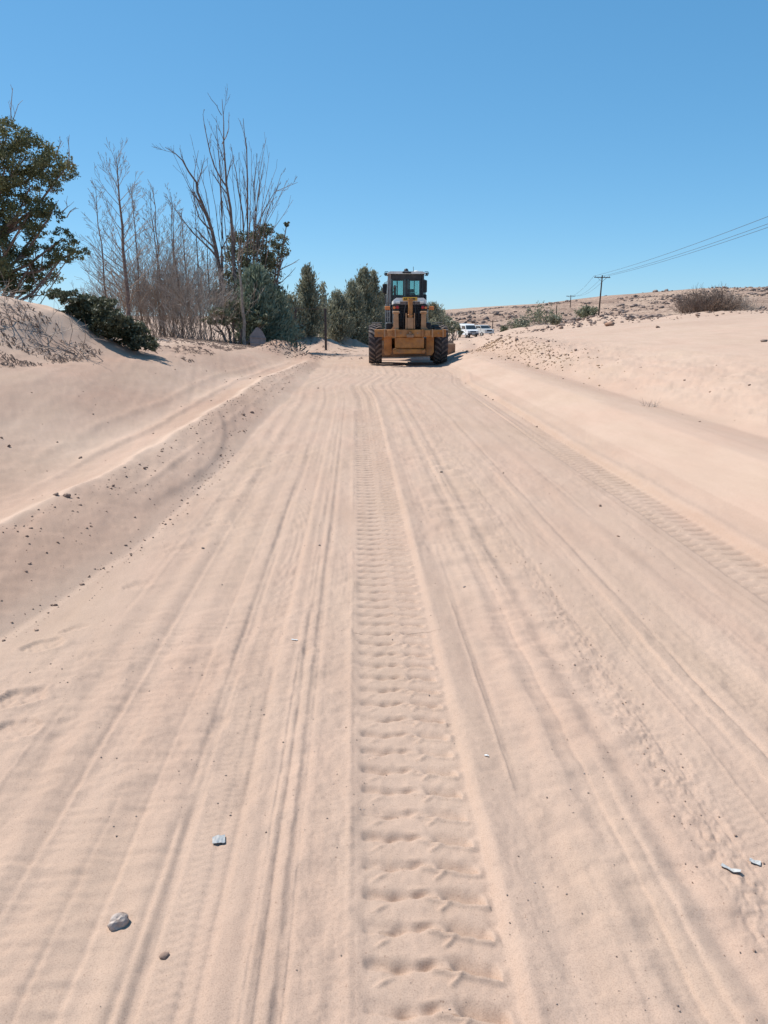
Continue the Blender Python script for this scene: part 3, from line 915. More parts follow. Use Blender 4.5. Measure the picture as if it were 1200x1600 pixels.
part('dash_panel', 'black', MB().box(-cw+.06, cw-.06, CY1-.05, CY1-.005, 1.35, 2.04))
part('wiper_post', 'black', MB().box(-.30, -.26, CY1-.10, CY1-.05, 2.05, 2.98))
part('wiper_post', 'black', MB().box(.34, .37, CY1-.10, CY1-.05, 2.05, 2.98))
for s in (-1, 1):
    part('side_window', 'glass', MB().box(s*cw-.003, s*cw+.003, CY0+.09, CY1-.09, 2.03, 2.99))
seat = part('seat', 'black', MB().box(-.06, .42, 3.55, 4.0, 1.70, 1.82, .04).box(.02, .36, 3.50, 3.62, 1.82, 2.42, .05))
MB().box(.06, .32, 3.50, 3.60, 2.43, 2.56, .04).build('headrest', M['black'], seat)
part('steering_column', 'black', MB().tube([(.17, 4.3, 1.5), (.17, 4.1, 2.15)], .05, 8))
# roof
rf = MB().prism([(-.67, 3.105), (-.67, 3.15), (-.57, 3.215), (.57, 3.215), (.67, 3.15), (.67, 3.105)], CY0-.12, CY1+.15, 'y')
roof = part('cab_roof', 'roof', rf)
MB().box(-.14, .16, CY0-.145, CY0-.122, 3.12, 3.20, .006).build('roof_vent', M['black'], roof)
MB().lathe([(3.217, .10), (3.25, .10), (3.26, .075), (3.31, .07), (3.345, .04), (3.35, .01)], 14, 'z', (0, CY0+.15, 0)).build('beacon', M['black'], roof, True)
MB().lathe([(3.217, .12), (3.24, .115), (3.275, .08), (3.29, .02)], 14, 'z', (.38, CY0+.5, 0)).build('dome_antenna', M['white'], roof, True)
MB().tube([(.26, CY0+.1, 3.21), (.25, CY0+.1, 3.42)], .009, 5).build('antenna', M['black'], roof)
for s in (-1, 1):
    lg = MB().tube([(s*.64, CY0-.10, 3.04), (s*.75, CY0-.12, 3.04), (s*.78, CY0-.12, 3.11), (s*.75, CY0-.12, 3.2), (s*.64, CY0-.10, 3.2)], .016, 6)
    lg.box(s*.715-.04, s*.715+.04, CY0-.10, CY0-.02, 3.06, 3.16, .01)
    lg.build('light_guard', M['black'], roof)
# mirrors
for s in (-1, 1):
    mr = part('mirror_arm', 'black', MB().tube([(s*.60, 4.3, 2.9), (s*.74, 4.35, 2.85), (s*.74, 4.35, 2.3), (s*.60, 4.3, 2.25)], .018, 6))
    MB().box(s*.74-.09, s*.74+.09, 4.33, 4.40, 2.42 if s < 0 else 2.45, 2.80 if s < 0 else 2.95, .03).build('mirror', M['black'], mr)
    part('door_grab_rail', 'steel' if s < 0 else 'black', MB().tube([(s*.66, 2.95, 1.3), (s*.68, 2.95, 2.2), (s*.65, 2.95, 2.9)], .02, 6))
    part('side_tank', 'black', MB().box(min(s*.63, s*.74), max(s*.63, s*.74), 3.1, 4.0, 1.25, 2.35, .03))
# gooseneck frame, circle and moldboard
part('main_frame', 'yellow', MB().prism([(4.3, 1.3), (4.3, 1.75), (5.2, 2.0), (7.4, 2.0), (8.6, 1.35), (8.6, .95), (8.2, .95), (7.2, 1.65), (5.3, 1.65)], -.16, .16))
part('front_axle', 'yellow', MB().box(-.85, .85, 8.15, 8.45, .50, .72, .03).box(-.12, .12, 8.2, 8.4, .72, 1.0, .02))
part('drawbar', 'yellow', MB().prism([(-.10, 8.0), (.10, 8.0), (.55, 5.6), (-.55, 5.6)], .90, 1.05, 'z'))
part('circle', 'bladesteel', MB().lathe([(.78, .72), (.90, .78), (.92, .70), (.80, .62)], 32, 'z', (0, 5.0, 0)))
for s in (-1, 1): part('blade_cylinder', 'steel', MB().tube([(s*.5, 5.2, .95), (s*.55, 5.2, 2.1)], .06, 8))
blade = MB()
prof = [(.06, .02), (.0, .16), (-.03, .30), (.0, .46), (.08, .60), (.10, .60), (.03, .46), (.0, .30), (.03, .16), (.09, .02)]
T = Matrix.Translation((0, 4.7, 0)) @ Matrix.Rotation(R(14), 4, 'Z')
n = len(prof)
vs = [T @ Vector((x, a, c)) for x in (-1.30, 2.02) for a, c in prof]
blade.add(vs, [tuple(range(n)), tuple(range(n, 2*n))] + [(i, (i+1) % n, n+(i+1) % n, n+i) for i in range(n)])
bl = part('moldboard', 'bladesteel', blade)
MB().box(1.66, 2.03, -.18, -.04, .05, .50, .03, T).build('end_bracket', M['bladesteel'], bl)
MB().box(-1.30, 2.02, -.015, .02, .0, .10, 0, T @ Matrix.Translation((0, .075, -.03))).build('cutting_edge', M['steel'], bl)

# fit the heights of the superstructure
def fit(o):
    for ch in o.children:
        if ch.name.startswith('wheel'): continue
        me = ch.data
        a = np.empty(len(me.vertices)*3, np.float32); me.vertices.foreach_get('co', a); a = a.reshape(-1, 3)
        a[:, 2] = np.interp(a[:, 2], [-1, 0, .3, 1.1, 2.0, 2.14, 2.28, 3.105, 3.215, 3.6], [-1, 0, .3, 1.12, 1.95, 2.07, 2.18, 2.91, 2.99, 3.3])
        a[:, 0] *= .975
        me.vertices.foreach_set('co', a.ravel()); me.update()
        fit(ch)
fit(G)

# ================================================================== vehicles far down the road
def car(name, label, paint, X, Y, rz, kind):
    c = empty(name, (X, Y, gz(X, Y)), rz)
    tag(c, label, 'van' if kind == 'van' else 'pickup')
    P = lambda nm, mt, mb, pr=None, sm=False: mb.build(nm, M[mt], pr or c, sm)
    w = .86
    # side profile (y forward = nose at -y so that it faces the camera), z
    if kind == 'van':
        prof = [(-2.35, .45), (-2.42, .80), (-2.32, 1.08), (-1.55, 1.22), (-.95, 1.86), (-.70, 2.02), (2.2, 2.05), (2.35, 1.9), (2.38, .45)]
        glass = [(-1.50, 1.27), (-.97, 1.83)]
    else:
        prof = [(-2.45, .5), (-2.50, .82), (-2.42, 1.05), (-1.30, 1.18), (-.75, 1.70), (-.55, 1.76), (.85, 1.76), (1.05, 1.20), (2.45, 1.20), (2.48, .5)]
        glass = [(-1.24, 1.22), (-.78, 1.66)]
    n = len(prof)
    vs = []
    for s in (-1, 1):
        for a, z in prof: vs.append((s*w*(1 if z < 1.3 else 1-.16*(z-1.3)/.7), a, z))
    body = MB().add(vs, [tuple(range(n))[::-1], tuple(range(n, 2*n))] + [(i, (i+1) % n, n+(i+1) % n, n+i) for i in range(n)])
    P('body', paint, body)
    (y0, z0), (y1, z1) = glass
    wa, wb = w*.93*(1 if z0 < 1.3 else .99), w*(1-.16*(z1-1.3)/.7)*.92
    dy, dz = -.012, .012
    P('windscreen', 'carglass', MB().add([(-wa, y0+dy, z0+dz), (wa, y0+dy, z0+dz), (wb, y1+dy, z1+dz), (-wb, y1+dy, z1+dz),
        (-wa, y0, z0-.01), (wa, y0, z0-.01), (wb, y1, z1-.01), (-wb, y1, z1-.01)], [(0, 1, 2, 3), (4, 7, 6, 5), (0, 4, 5, 1), (1, 5, 6, 2), (2, 6, 7, 3), (3, 7, 4, 0)]))
    for s in (-1, 1):
        P('side_window', 'carglass', MB().prism([(y0+.35, z0+.06), (y1+.12, z1-.06), (y1+1.4, z1-.06), (y1+1.4, z0+.06)], s*w*.955-.03, s*w*.955+.035))
        nose = prof[1][0]
        P('headlight', 'lens', MB().box(s*.64-.16, s*.64+.16, nose-.02, nose+.10, .82, 1.0, .02))
        for y in (-1.5, 1.5):
            wh = MB().lathe([(-.11, .22), (-.11, .33), (-.08, .36), (.08, .36), (.11, .33), (.11, .22)], 18, 'x')
            o = P('wheel', 'tyre', wh); o.location = (s*(w-.09), y, .34)
            MB().lathe([(-.115, .05), (-.112, .21), (.112, .21), (.115, .05)], 14, 'x').build('rim', M['steel'], o)
        mr = P('mirror', 'black', MB().box(min(s*(w-.02), s*(w+.20)), max(s*(w-.02), s*(w+.20)), y0+.30, y0+.40, z0+.05, z0+.25, .02))
    nose = prof[1][0]
    P('grille', 'black', MB().box(-.46, .46, nose-.015, nose+.1, .80, 1.0, .02))
    P('bumper', 'black' if kind == 'van' else paint, MB().box(-w-.01, w+.01, nose-.10, nose+.20, .45, .70, .04))
    P('number_plate', 'white', MB().box(-.24, .24, nose-.115, nose-.102, .54, .65))
    return c
vx, _ = at(728, 517, 122)
car('van', 'white high-roofed van facing the camera, left of the two far vehicles', 'carwhite', vx, 120, R(12), 'van')
vx, _ = at(753, 517, 130)
car('pickup_truck', 'pale silver pickup behind the sand bank, right of the white van', 'carbeige', vx, 130, R(20), 'pickup')

# ================================================================== utility poles and wires
def pole(X, Y, zb, h, label, rz, tilt=0.0):
    o = empty('utility_pole', (X, Y, zb), rz); o.rotation_euler = (0, tilt, rz)
    tag(o, label, 'utility pole', 'wooden power poles along the road')
    MB().tube([(0, 0, -1), (0, 0, h)], [.16, .10], 10).build('pole', M['polewood'], o, True)
    ca = MB().box(-1.3, 1.3, -.18, -.105, h-.42, h-.28, .01).build('crossarm', M['polewood'], o)
    for x in (-1.15, -.1 if False else .35, 1.15):
        MB().lathe([(h-.279, .03), (h-.22, .03), (h-.21, .055), (h-.14, .05), (h-.12, .02)], 10, 'z', (x, -.14, 0)).build('insulator', M['greymetal'], ca, True)
    for s in (-1, 1):
        MB().tube([(s*.75, -.14, h-.42), (0, -.115, h-1.05)], .02, 6).build('brace', M['polewood'], o)
    return o
PW = []
def pole_at(px, ptop, Y, h, label, rz, tilt=0.0):
    X, zt = at(px, ptop, Y)
    p = pole(X, Y, zt-h, h, label, rz, tilt); PW.append((X, Y, zt, rz)); return p
line_rz = R(-10)
pole_at(892, 461, 235, 8.5, 'small distant wooden power pole with crossarm against the hillside', line_rz)
pole_at(939, 430, 132, 8.5, 'tallest wooden power pole in view, behind the heap of grey rubble', line_rz, R(1.5))
X0, Y0, Z0, _ = PW[1]
pole(27.5, 22, gz(27.5, 22), 8.3, 'wooden power pole nearest the camera, standing on the right-hand dune', line_rz); PW.append((27.5, 22, gz(27.5, 22)+8.3, line_rz))
pk = empty('telephone_pole', (at(770, 500, 165)[0], 165, at(770, 500, 165)[1]-5.0))
tag(pk, 'thin short pole beyond the two parked vehicles', 'pole')
MB().tube([(0, 0, -1), (0, 0, 5)], [.11, .08], 8).build('post', M['polewood'], pk)
MB().box(-.6, .6, -.16, -.09, 4.6, 4.72).build('crossarm', M['polewood'], pk)
pk = empty('fence_post', (at(870, 477, 150)[0], 150, at(870, 477, 150)[1]-3.4))
tag(pk, 'plain dark post standing on the dune left of the crossarm poles', 'post')
MB().tube([(0, 0, -1), (0, 0, 3.4)], [.11, .09], 8).build('post', M['polewood'], pk)
def wire(a, bq, sag, label):
    n = 40; pts = []
    for i in range(n+1):
        t = i/n
        pts.append((a[0]+(bq[0]-a[0])*t, a[1]+(bq[1]-a[1])*t, a[2]+(bq[2]-a[2])*t - 4*sag*t*(1-t)))
    o = MB().tube(pts, .019, 5).build('power_line', M['wire'])
    tag(o, label, 'wire', 'power lines between the poles')
def tip(i, off):
    X, Y, Z, r = PW[i]
    return (X + off*math.cos(r), Y + off*math.sin(r), Z-.12)
nm = ['upper', 'middle', 'lower']
for k, off in enumerate((-1.15, .35, 1.15)):
    wire(tip(1, off), tip(2, off), .75, '%s power line sagging from the tall pole towards the right edge' % nm[k])
    wire(tip(0, off), tip(1, off), 1.2, '%s far power line between the small pole and the tall pole' % nm[k])

# ================================================================== sign plate and gate frame on the left
sx, sz = at(402, 532, 30.5)
sg = empty('sign', (sx, 30.5, gz(sx, 30.5)-.06), R(8)); sg.rotation_euler = (R(-12), R(4), R(8))
tag(sg, 'blank grey pointed sign plate seen from behind, propped low in the sand', 'sign')
MB().prism([(-.20, .0), (.29, .0), (.31, .42), (.17, .66), (.0, .82), (-.08, .80), (-.31, .46), (-.28, .12)], -.012, .012, 'y').build('plate', M['greymetal'], sg)
MB().box(-.30, .30, -.034, -.013, .40, .44).build('brace_bar', M['greymetal'], sg)
MB().box(-.28, .29, -.034, -.013, .17, .21).build('brace_bar', M['greymetal'], sg)
p0 = at(463, 528, 42.5); p1 = at(509, 530, 42.5)
z0 = min(gz(p0[0], 42.5), gz(p1[0], 42.5))
gf = empty('gate_frame', ((p0[0]+p1[0])/2, 42.5, z0), 0)
tag(gf, 'dark metal gate frame of two posts with a thin top rail', 'gate')
hw = (p1[0]-p0[0])/2
hT = at(463, 481, 42.5)[1] - z0
for s in (-1, 1):
    MB().box(s*hw-.06, s*hw+.06, -.06, .06, -.4, hT + (0 if s < 0 else -.03), .008).build('post', M['postmetal'], gf)
MB().box(-hw-.30, -hw-.25, .1, .15, -.4, hT-.02).build('post', M['postmetal'], gf)
MB().tube([(-hw-.35, 0, hT-.04), (hw+.06, 0, hT-.07)], .018, 6).build('top_rail', M['postmetal'], gf)
MB().tube([(-hw, 0, hT*.62), (hw*-.4, 0, hT*.60)], .018, 6).build('middle_rail', M['postmetal'], gf)

# ================================================================== trees: branch and leaf builders
class Tree:
    def __init__(s, seed): s.mb = MB(); s.tw = MB(); s.rng = random.Random(seed); s.tips = []
    def limb(s, p, d, L, r, depth, bend=.18, up=.12, kids=4, spread=.7, taper=.35, seg=5, thin=.006, ratio=.55, start=.3):
        rg = s.rng
        pts = [Vector(p)]; rad = [r]
        d = Vector(d).normalized()
        for i in range(seg):
            d = (d + Vector((rg.gauss(0, bend), rg.gauss(0, bend), rg.gauss(0, bend)*.6 + up))*.55).normalized()
            pts.append(pts[-1] + d*(L/seg)); rad.append(max(thin, r*(1-(1-taper)*(i+1)/seg)))
        s.poly(pts, rad, depth, L, kids, spread, bend, up, thin, ratio, start)
        return pts
    def poly(s, pts, rad, depth, L, kids, spread=.7, bend=.18, up=.12, thin=.006, ratio=.55, start=.3):
        rg = s.rng
        n = 7 if rad[0] > .06 else 5 if rad[0] > .025 else 3
        (s.mb if rad[0] > .03 else s.tw).tube(pts, rad, n, False)
        s.tips.append(pts[-1])
        if depth <= 0: return
        m_ = len(pts)-1
        for k in range(kids):
            t = start + (1-start)*(k+rg.random())/kids
            i = min(int(t*m_), m_-1); f = t*m_ - i
            q = pts[i].lerp(pts[i+1], f); rq = rad[i]*(1-f)+rad[i+1]*f
            ax = (pts[i+1]-pts[i]).normalized()
            a = rg.uniform(0, 2*PI)
            side = ax.orthogonal().normalized()
            side = Matrix.Rotation(a, 3, ax) @ side
            d2 = (ax*math.cos(spread*rg.uniform(.7, 1.2)) + side*math.sin(spread*rg.uniform(.7, 1.2)))
            L2 = L*ratio*rg.uniform(.6, 1.15)*(1.12-.55*t)
            s.limb(q, d2, L2, max(thin, rq*.6), depth-1, bend, up, max(2, kids-1), spread, .35, 4 if depth > 1 else 3, thin, ratio)

def leaf_quads(P, size, rng, elong=1.0, dirs=None, flat=.0):
    n = len(P)
    a = rng.standard_normal((n, 3))
    if dirs is not None: a = dirs + .45*a
    a /= np.linalg.norm(a, axis=1, keepdims=True)
    b_ = rng.standard_normal((n, 3)); b_ -= (b_*a).sum(1, keepdims=True)*a
    b_ /= np.linalg.norm(b_, axis=1, keepdims=True)
    s = size*rng.uniform(.6, 1.35, (n, 1))
    L = a*s*elong; W = b_*s*.5
    v = np.stack([P - L*.5, P + W + L*.05, P + L*.5, P - W + L*.05], 1)
    return v.reshape(-1, 3)
def quads_obj(name, v, mat, parent=None):
    f = np.arange(len(v)).reshape(-1, 4)
    return link(name, np_mesh(name, v, f, mat), parent)
def cloud(clumps, per, rng, sub=9, shell=.35, sig=.16):
    """points in sub-clumps gathered inside each ellipsoid (x,y,z,rx,ry,rz)"""
    out = []
    for (x, y, z, rx, ry, rz) in clumps:
        k = max(4, int(sub*rng.uniform(.8, 1.2)))
        d = rng.standard_normal((k, 3)); d /= np.linalg.norm(d, axis=1, keepdims=True)
        c = d*(rng.uniform(shell, 1, (k, 1))**.6)
        m_ = max(6, int(per*rx*rz/k))
        p = c[:, None, :] + rng.standard_normal((k, m_, 3))*np.array([sig, sig, sig*.8])
        p = p.reshape(-1, 3)*np.array([rx, ry, rz]) + np.array([x, y, z])
        out.append(p)
    return np.concatenate(out)

# ---- big tree at the left edge
def big_tree():
    Y = 27.0
    X, _ = at(-25, 470, Y)
    o = empty('broadleaf_tree', (X, Y, gz(X, Y)))
    tag(o, 'big dark olive leafy tree at the left edge with bare twigs poking out', 'tree', 'trees left of the road')
    t = Tree(11)
    g = gz(X, Y)
    spec = [(10, 215, 30), (42, 243, 40), (78, 255, 30), (100, 266, 17), (8, 262, 34), (48, 290, 34), (10, 312, 34), (45, 335, 30), (25, 372, 34),
            (82, 332, 15), (62, 322, 18), (60, 398, 26), (98, 372, 17), (122, 392, 15), (20, 420, 36), (70, 428, 22), (100, 400, 16), (-5, 350, 30),
            (-40, 250, 45), (-45, 320, 45), (-40, 400, 50), (-90, 280, 50), (-90, 360, 50), (-70, 430, 40), (-30, 205, 30), (35, 445, 22), (-10, 455, 30), (58, 360, 16)]
    rg = np.random.default_rng(3)
    cl = []
    for (px, py, r) in spec:
        yy = Y + rg.uniform(-1.3, 1.3)
        x, z = at(px, py, yy); k = r/1200*yy
        cl.append((x, yy, z, k*1.05, k*1.05, k*.8))
    base = Vector((0, 0, -.3))
    trunk_pts = [base, Vector((.1, 0, 1.0)), Vector((.5, .1, 2.2)), Vector((.55, 0, 3.6)), Vector((.8, 0, 5.0))]
    t.poly(trunk_pts, [.28, .24, .20, .15, .08], 0, 5, 0)
    for c in cl:
        q = Vector((c[0]-X, c[1]-Y, c[2]-g))
        zt = max(.8, q.z - 1.2)
        k = min(len(trunk_pts)-2, max(0, int(zt/1.3)))
        s0 = trunk_pts[k].lerp(trunk_pts[k+1], .5)
        mid = s0.lerp(q, .5) + Vector((t.rng.gauss(0, .15), t.rng.gauss(0, .15), -.15))
        t.poly([s0, s0.lerp(mid, .6), mid, q.lerp(mid, .4), q], [.07, .055, .045, .03, .018], 1, 1.6, 4, .8, .2, .1, .008, .6)
    # bare twigs out of the crown
    for (a, b_) in (((18, 200), (24, 140)), ((18, 195), (33, 165)), ((85, 250), (100, 222)), ((105, 262), (110, 215)), ((108, 258), (116, 254)), ((40, 230), (52, 208)),
                   ((98, 330), (107, 315)), ((104, 340), (122, 325)), ((70, 440), (30, 500)), ((80, 430), (10, 510)), ((95, 425), (45, 505)), ((110, 400), (60, 470))):
        xa, za = at(*a, Y); xb, zb = at(*b_, Y)
        pa = Vector((xa-X, 0, za-g)); pb = Vector((xb-X, -.2, zb-g))
        md = pa.lerp(pb, .5) + Vector((t.rng.gauss(0, .07), 0, t.rng.gauss(0, .07)))
        t.poly([pa, md, pb], [.022, .015, .008], 1, .7, 3, .5, .15, .1, .006, .5)
    t.mb.build('trunk', M['bark'], o, True)
    t.tw.build('branches', M['twig'], o)
    P = cloud([(c[0]-X, c[1]-Y, c[2]-g, c[3]*1.08, c[4]*1.08, c[5]*1.05) for c in cl], 4200, rg, 32, .33, .125)
    quads_obj('crown', leaf_quads(P, .044, rg, 2.1), M['leaf_olive'], o)
big_tree()

# ---- straight bare trees with ascending branches
def bare_tree(px, ptop, Y, label, seed, r=.07, kids=26, ln=1.5, mat='bark', lo=.25, lean=0, grp='bare trees left of the road', fine=2, name='bare_tree'):
    X, zt = at(px, ptop, Y)
    g = gz(X, Y); h = zt - g
    o = empty(name, (X, Y, g))
    tag(o, label, 'tree', grp)
    t = Tree(seed); rg = t.rng
    pts = []; rad = []
    for i in range(9):
        f = i/8
        pts.append(Vector((lean*f + rg.gauss(0, .03)*(i > 0), rg.gauss(0, .03), -.3 + (h+.3)*f)))
        rad.append(max(.010, r*(1-f)**.8 + .008))
    rad = [q*.8 for q in rad]
    t.poly(pts, rad, 0, h, 0)
    kids = int(kids*1.3)
    for k in range(kids):
        f = lo + (.97-lo)*(k + rg.random())/kids
        i = min(7, int(f*8)); q = pts[i].lerp(pts[i+1], f*8-i)
        a = rg.uniform(0, 2*PI)
        el = .45 + .55*f
        d = Vector((math.cos(a)*math.cos(el), math.sin(a)*math.cos(el), math.sin(el)))
        L = ln*(1.1-.75*f)*rg.uniform(.6, 1.15)
        t.limb(q, d, L, max(.009, r*.27*(1-f*.7)), fine, .12, .10, 4, .55, .3, 4, .0055, .5)
    t.mb.build('trunk', M[mat], o, True)
    if t.tw.v: t.tw.build('branches', M['twig'], o)
    return o
bare_tree(181, 238, 33, 'reddish bare tree with the thickest trunk, tapering to a fine pointed top', 21, .12, 34, 2.3, lo=.16)
bare_tree(150, 288, 36, 'thin bare sapling just left of the thick reddish bare tree', 22, .06, 26, 1.7, lo=.2)
bare_tree(205, 286, 36, 'slim bare tree just right of the thick reddish bare tree', 23, .06, 22, 1.4, lo=.25)
lab = ['slender bare grey tree, first of the thicket right of the slim bare tree', 'bare grey thicket tree with twin thin tops',
       'bare thicket tree leaning slightly right in the middle of the thicket', 'tall thin bare thicket tree in the middle of the thicket',
       'bare thicket tree left of the tall many-stemmed dead tree', 'low bare thicket tree in front of the tall many-stemmed dead tree', 'bare thicket tree closest to the many-stemmed dead tree']
for k, (px, pt, Y) in enumerate(((233, 292, 38), (243, 300, 37), (258, 318, 39), (272, 300, 36), (288, 330, 38), (302, 312, 39), (318, 350, 37))):
    bare_tree(px, pt, Y, lab[k], 30+k, .055, 24, 1.5, lo=.12, lean=random.Random(k).uniform(-.3, .3))
# ---- brushwood under them
def brush(px, ptop, Y, w, label, seed, n=60, mat='greytwig', cat='bush', grp='dry brushwood under the bare trees', r=.014, depth=2, name='dry_bush', kids=4, up=.12):
    X, zt = at(px, ptop, Y); g = gz(X, Y); h = zt-g
    o = empty(name, (X, Y, g)); tag(o, label, cat, grp)
    t = Tree(seed); rg = t.rng
    for k in range(n):
        a = rg.uniform(0, 2*PI); q = rg.random()**.6
        p = Vector((math.cos(a)*w*.5*q, math.sin(a)*w*.4*q, -.05))
        d = Vector((math.cos(a)*q*.7 + rg.gauss(0, .25), math.sin(a)*q*.7 + rg.gauss(0, .25), 1.0))
        t.limb(p, d, h*rg.uniform(.55, 1.05)*(1-.25*q), r, depth, .22, up, kids, .6, .3, 4, .0055, .5)
    t.mb.v and t.mb.build('stems', M[mat], o)
    t.tw.build('twigs', M[mat], o)
    return o
bl = ['grey brown brushwood below the thick reddish bare tree', 'grey twiggy brushwood in the left half of the thicket', 'dense grey brushwood in the middle of the thicket',
      'brown brushwood at the right end of the thicket', 'tall pale brushwood behind the thicket', 'low brushwood between thicket and green bush']
for k, (px, pt, Y, w) in enumerate(((200, 415, 35, 2.6), (232, 385, 37, 2.8), (262, 375, 36, 2.8), (296, 385, 36, 2.6), (250, 340, 40, 4.0), (318, 415, 34, 2.2))):
    brush(px, pt, Y, w, bl[k], 50+k, 70, 'greytwig' if k % 2 else 'twig', r=.011, kids=5)

# ---- tall dead tree with many stems
def stem_tree():
    Y = 37.0
    X, _ = at(368, 500, Y); g = gz(X, Y)
    o = empty('dead_tree', (X, Y, g)); tag(o, 'tallest dead tree with many bare stems fanning up above the green vine', 'tree', 'bare trees left of the road')
    t = Tree(71); rg = t.rng
    def L(pts, r0, r1, kids=5, depth=2, ratio=.28, spread=.5):
        P = []
        for (px, py, dy) in pts:
            x, z = at(px, py, Y+dy); P.append(Vector((x-X, dy, z-g)))
        P[0].z = min(P[0].z, P[0].z)
        n = len(P); rad = [r0 + (r1-r0)*i/(n-1) for i in range(n)]
        # refine
        Q = []; RQ = []
        for i in range(n-1):
            for f in (0, .5):
                Q.append(P[i].lerp(P[i+1], f) + Vector((rg.gauss(0, .03), rg.gauss(0, .03), 0))); RQ.append(rad[i]*(1-f)+rad[i+1]*f)
        Q.append(P[-1]); RQ.append(rad[-1])
        ln = (P[-1]-P[0]).length
        t.poly(Q, RQ, depth, ln*.42, kids, spread, .12, .16, .006, .45, .25)
    L([(372, 505, 0), (366, 440, 0), (362, 360, 0), (355, 290, 0), (349, 225, 0), (347, 155, 0)], .11, .010, 7)
    L([(350, 500, .5), (345, 430, .4), (330, 360, .3), (316, 315, .2), (303, 285, .1), (285, 250, 0), (258, 230, 0)], .11, .011, 8)
    L([(352, 505, .5), (347, 400, .4), (346, 330, .4), (345, 260, .3), (338, 195, .3)], .07, .010, 6)
    L([(355, 295, 0), (335, 260, -.2), (322, 215, -.2), (317, 178, -.2)], .04, .009, 5)
    L([(349, 225, 0), (357, 200, .1), (358, 175, .1)], .025, .008, 3, 1)
    L([(347, 180, 0), (335, 165, .1), (325, 146, .1)], .02, .007, 2, 1)
    L([(372, 505, .2), (385, 420, .5), (388, 340, .5), (386, 280, .5), (383, 230, .5), (380, 185, .5)], .07, .010, 6)
    L([(392, 480, .4), (396, 400, .4), (401, 340, .4), (404, 285, .4), (407, 245, .4)], .05, .009, 6)
    L([(392, 380, .4), (410, 335, .2), (430, 300, .2), (465, 285, .2)], .03, .007, 7)
    L([(395, 390, .4), (412, 350, .6), (428, 310, .6), (440, 270, .6)], .03, .007, 6)
    L([(380, 360, .3), (375, 310, .1), (370, 270, .1), (362, 230, .1)], .04, .008, 6)
    L([(340, 400, .3), (318, 380, .3), (285, 345, .3), (262, 310, .2)], .05, .008, 6)
    L([(330, 360, .3), (312, 340, .0), (300, 300, -.2), (310, 235, -.2)], .04, .008, 5)
    L([(400, 330, .4), (396, 290, .3), (402, 240, .3)], .03, .008, 5)
    fr_ = random.Random(9)
    for (tx, ty, bx, by) in ((270, 238, 335, 400), (284, 262, 330, 390), (300, 222, 340, 380), (323, 248, 345, 400), (333, 228, 350, 360), (362, 250, 370, 400), (373, 238, 372, 380),
                             (393, 232, 388, 390), (413, 252, 395, 400), (421, 238, 398, 410), (427, 285, 398, 400), (441, 300, 400, 410), (449, 282, 402, 400), (458, 312, 405, 410),
                             (416, 215, 395, 380), (406, 296, 392, 420), (380, 262, 380, 400), (399, 262, 390, 400), (432, 262, 400, 390), (350, 262, 352, 400), (310, 292, 338, 400)):
        mx = bx + (tx-bx)*.35 + fr_.gauss(0, 3); my = by + (ty-by)*.5
        dyy = fr_.uniform(-.5, .6)
        L([(bx + fr_.uniform(-8, 8), by + fr_.uniform(0, 60), dyy), (mx, my, dyy), (tx, ty, dyy)], .022, .0065, 5, 1, .3, .45)
    L([(412, 440, .2), (440, 420, 0), (468, 405, 0)], .035, .009, 3, 1)
    L([(415, 455, .2), (440, 440, 0), (462, 418, 0)], .03, .008, 3, 1)
    t.mb.build('trunk', M['bark'], o, True); t.tw.build('branches', M['bark'], o)
stem_tree()
pale = bare_tree(374, 358, 33.6, 'pale grey leaning trunk with peeled bark in front of the green vine', 91, .10, 7, 2.2, 'palebark', .55, -.05, fine=1)

# ---- leafy masses (vine-covered tree, hedge, shrubs)
def leafy(name, label, cat, Y, spec, mat, leaf, elong, per, seed, grp=None, dy=1.0, stem=True, base=None, sub=12, stemmat='bark', hug=False):
    rg = np.random.default_rng(seed)
    px0, py0 = base or (spec[0][0], spec[0][1])
    X, _ = at(px0, py0, Y); g = gz(X, Y)
    o = empty(name, (X, Y, g)); tag(o, label, cat, grp)
    cl = []
    for (px, py, r, *rest) in spec:
        yy = Y + rg.uniform(-dy, dy)*.6
        if hug:
            for q in np.arange(Y-5, Y, .1):
                xq, zq = at(px, py+r*.35, q)
                if zq <= gz(xq, q): yy = q; break
        x, z = at(px, py, yy); k = r/1200*yy
        cl.append((x-X, yy-Y, z-g, k, k*1.0, k*(rest[0] if rest else .85)))
    P = cloud(cl, per, rg, sub, .3, .15)
    P = P[P[:, 2] > -.1] if not hug else P
    if hug: P[:, 2] = np.maximum(P[:, 2], terrain(P[:, 0]+X, P[:, 1]+Y) - g + .02)
    quads_obj('foliage', leaf_quads(P, leaf, rg, elong), M[mat], o)
    if stem:
        t = Tree(seed)
        for c in cl:
            q = Vector(c[:3]); s0 = Vector((c[0]*.25, c[1]*.3, -.2))
            md = s0.lerp(q, .5) + Vector((t.rng.gauss(0, .1), t.rng.gauss(0, .1), .1))
            t.poly([s0, md, q], [.07, .045, .02], 1, 1.0, 4, .7, .2, .1, .007, .6)
        (t.mb.v and t.mb.build('trunk', M[stemmat], o, True)); t.tw.v and t.tw.build('branches', M['twig'], o)
    return o
leafy('vine_covered_tree', 'dark green creeper smothering a tree below the tall dead stems', 'tree', 38,
      [(385, 378, 24), (412, 372, 20), (438, 378, 15), (370, 405, 22), (400, 405, 26), (428, 402, 16), (360, 435, 20), (390, 440, 26), (420, 432, 22), (432, 455, 15),
       (345, 460, 22), (375, 470, 22), (405, 465, 22), (430, 478, 18), (350, 485, 16), (448, 350, 4), (445, 395, 7), (418, 358, 10)],
      'leaf_dark', .055, 1.8, 4200, 101, 'trees left of the road', 1.6, base=(395, 500), sub=30)
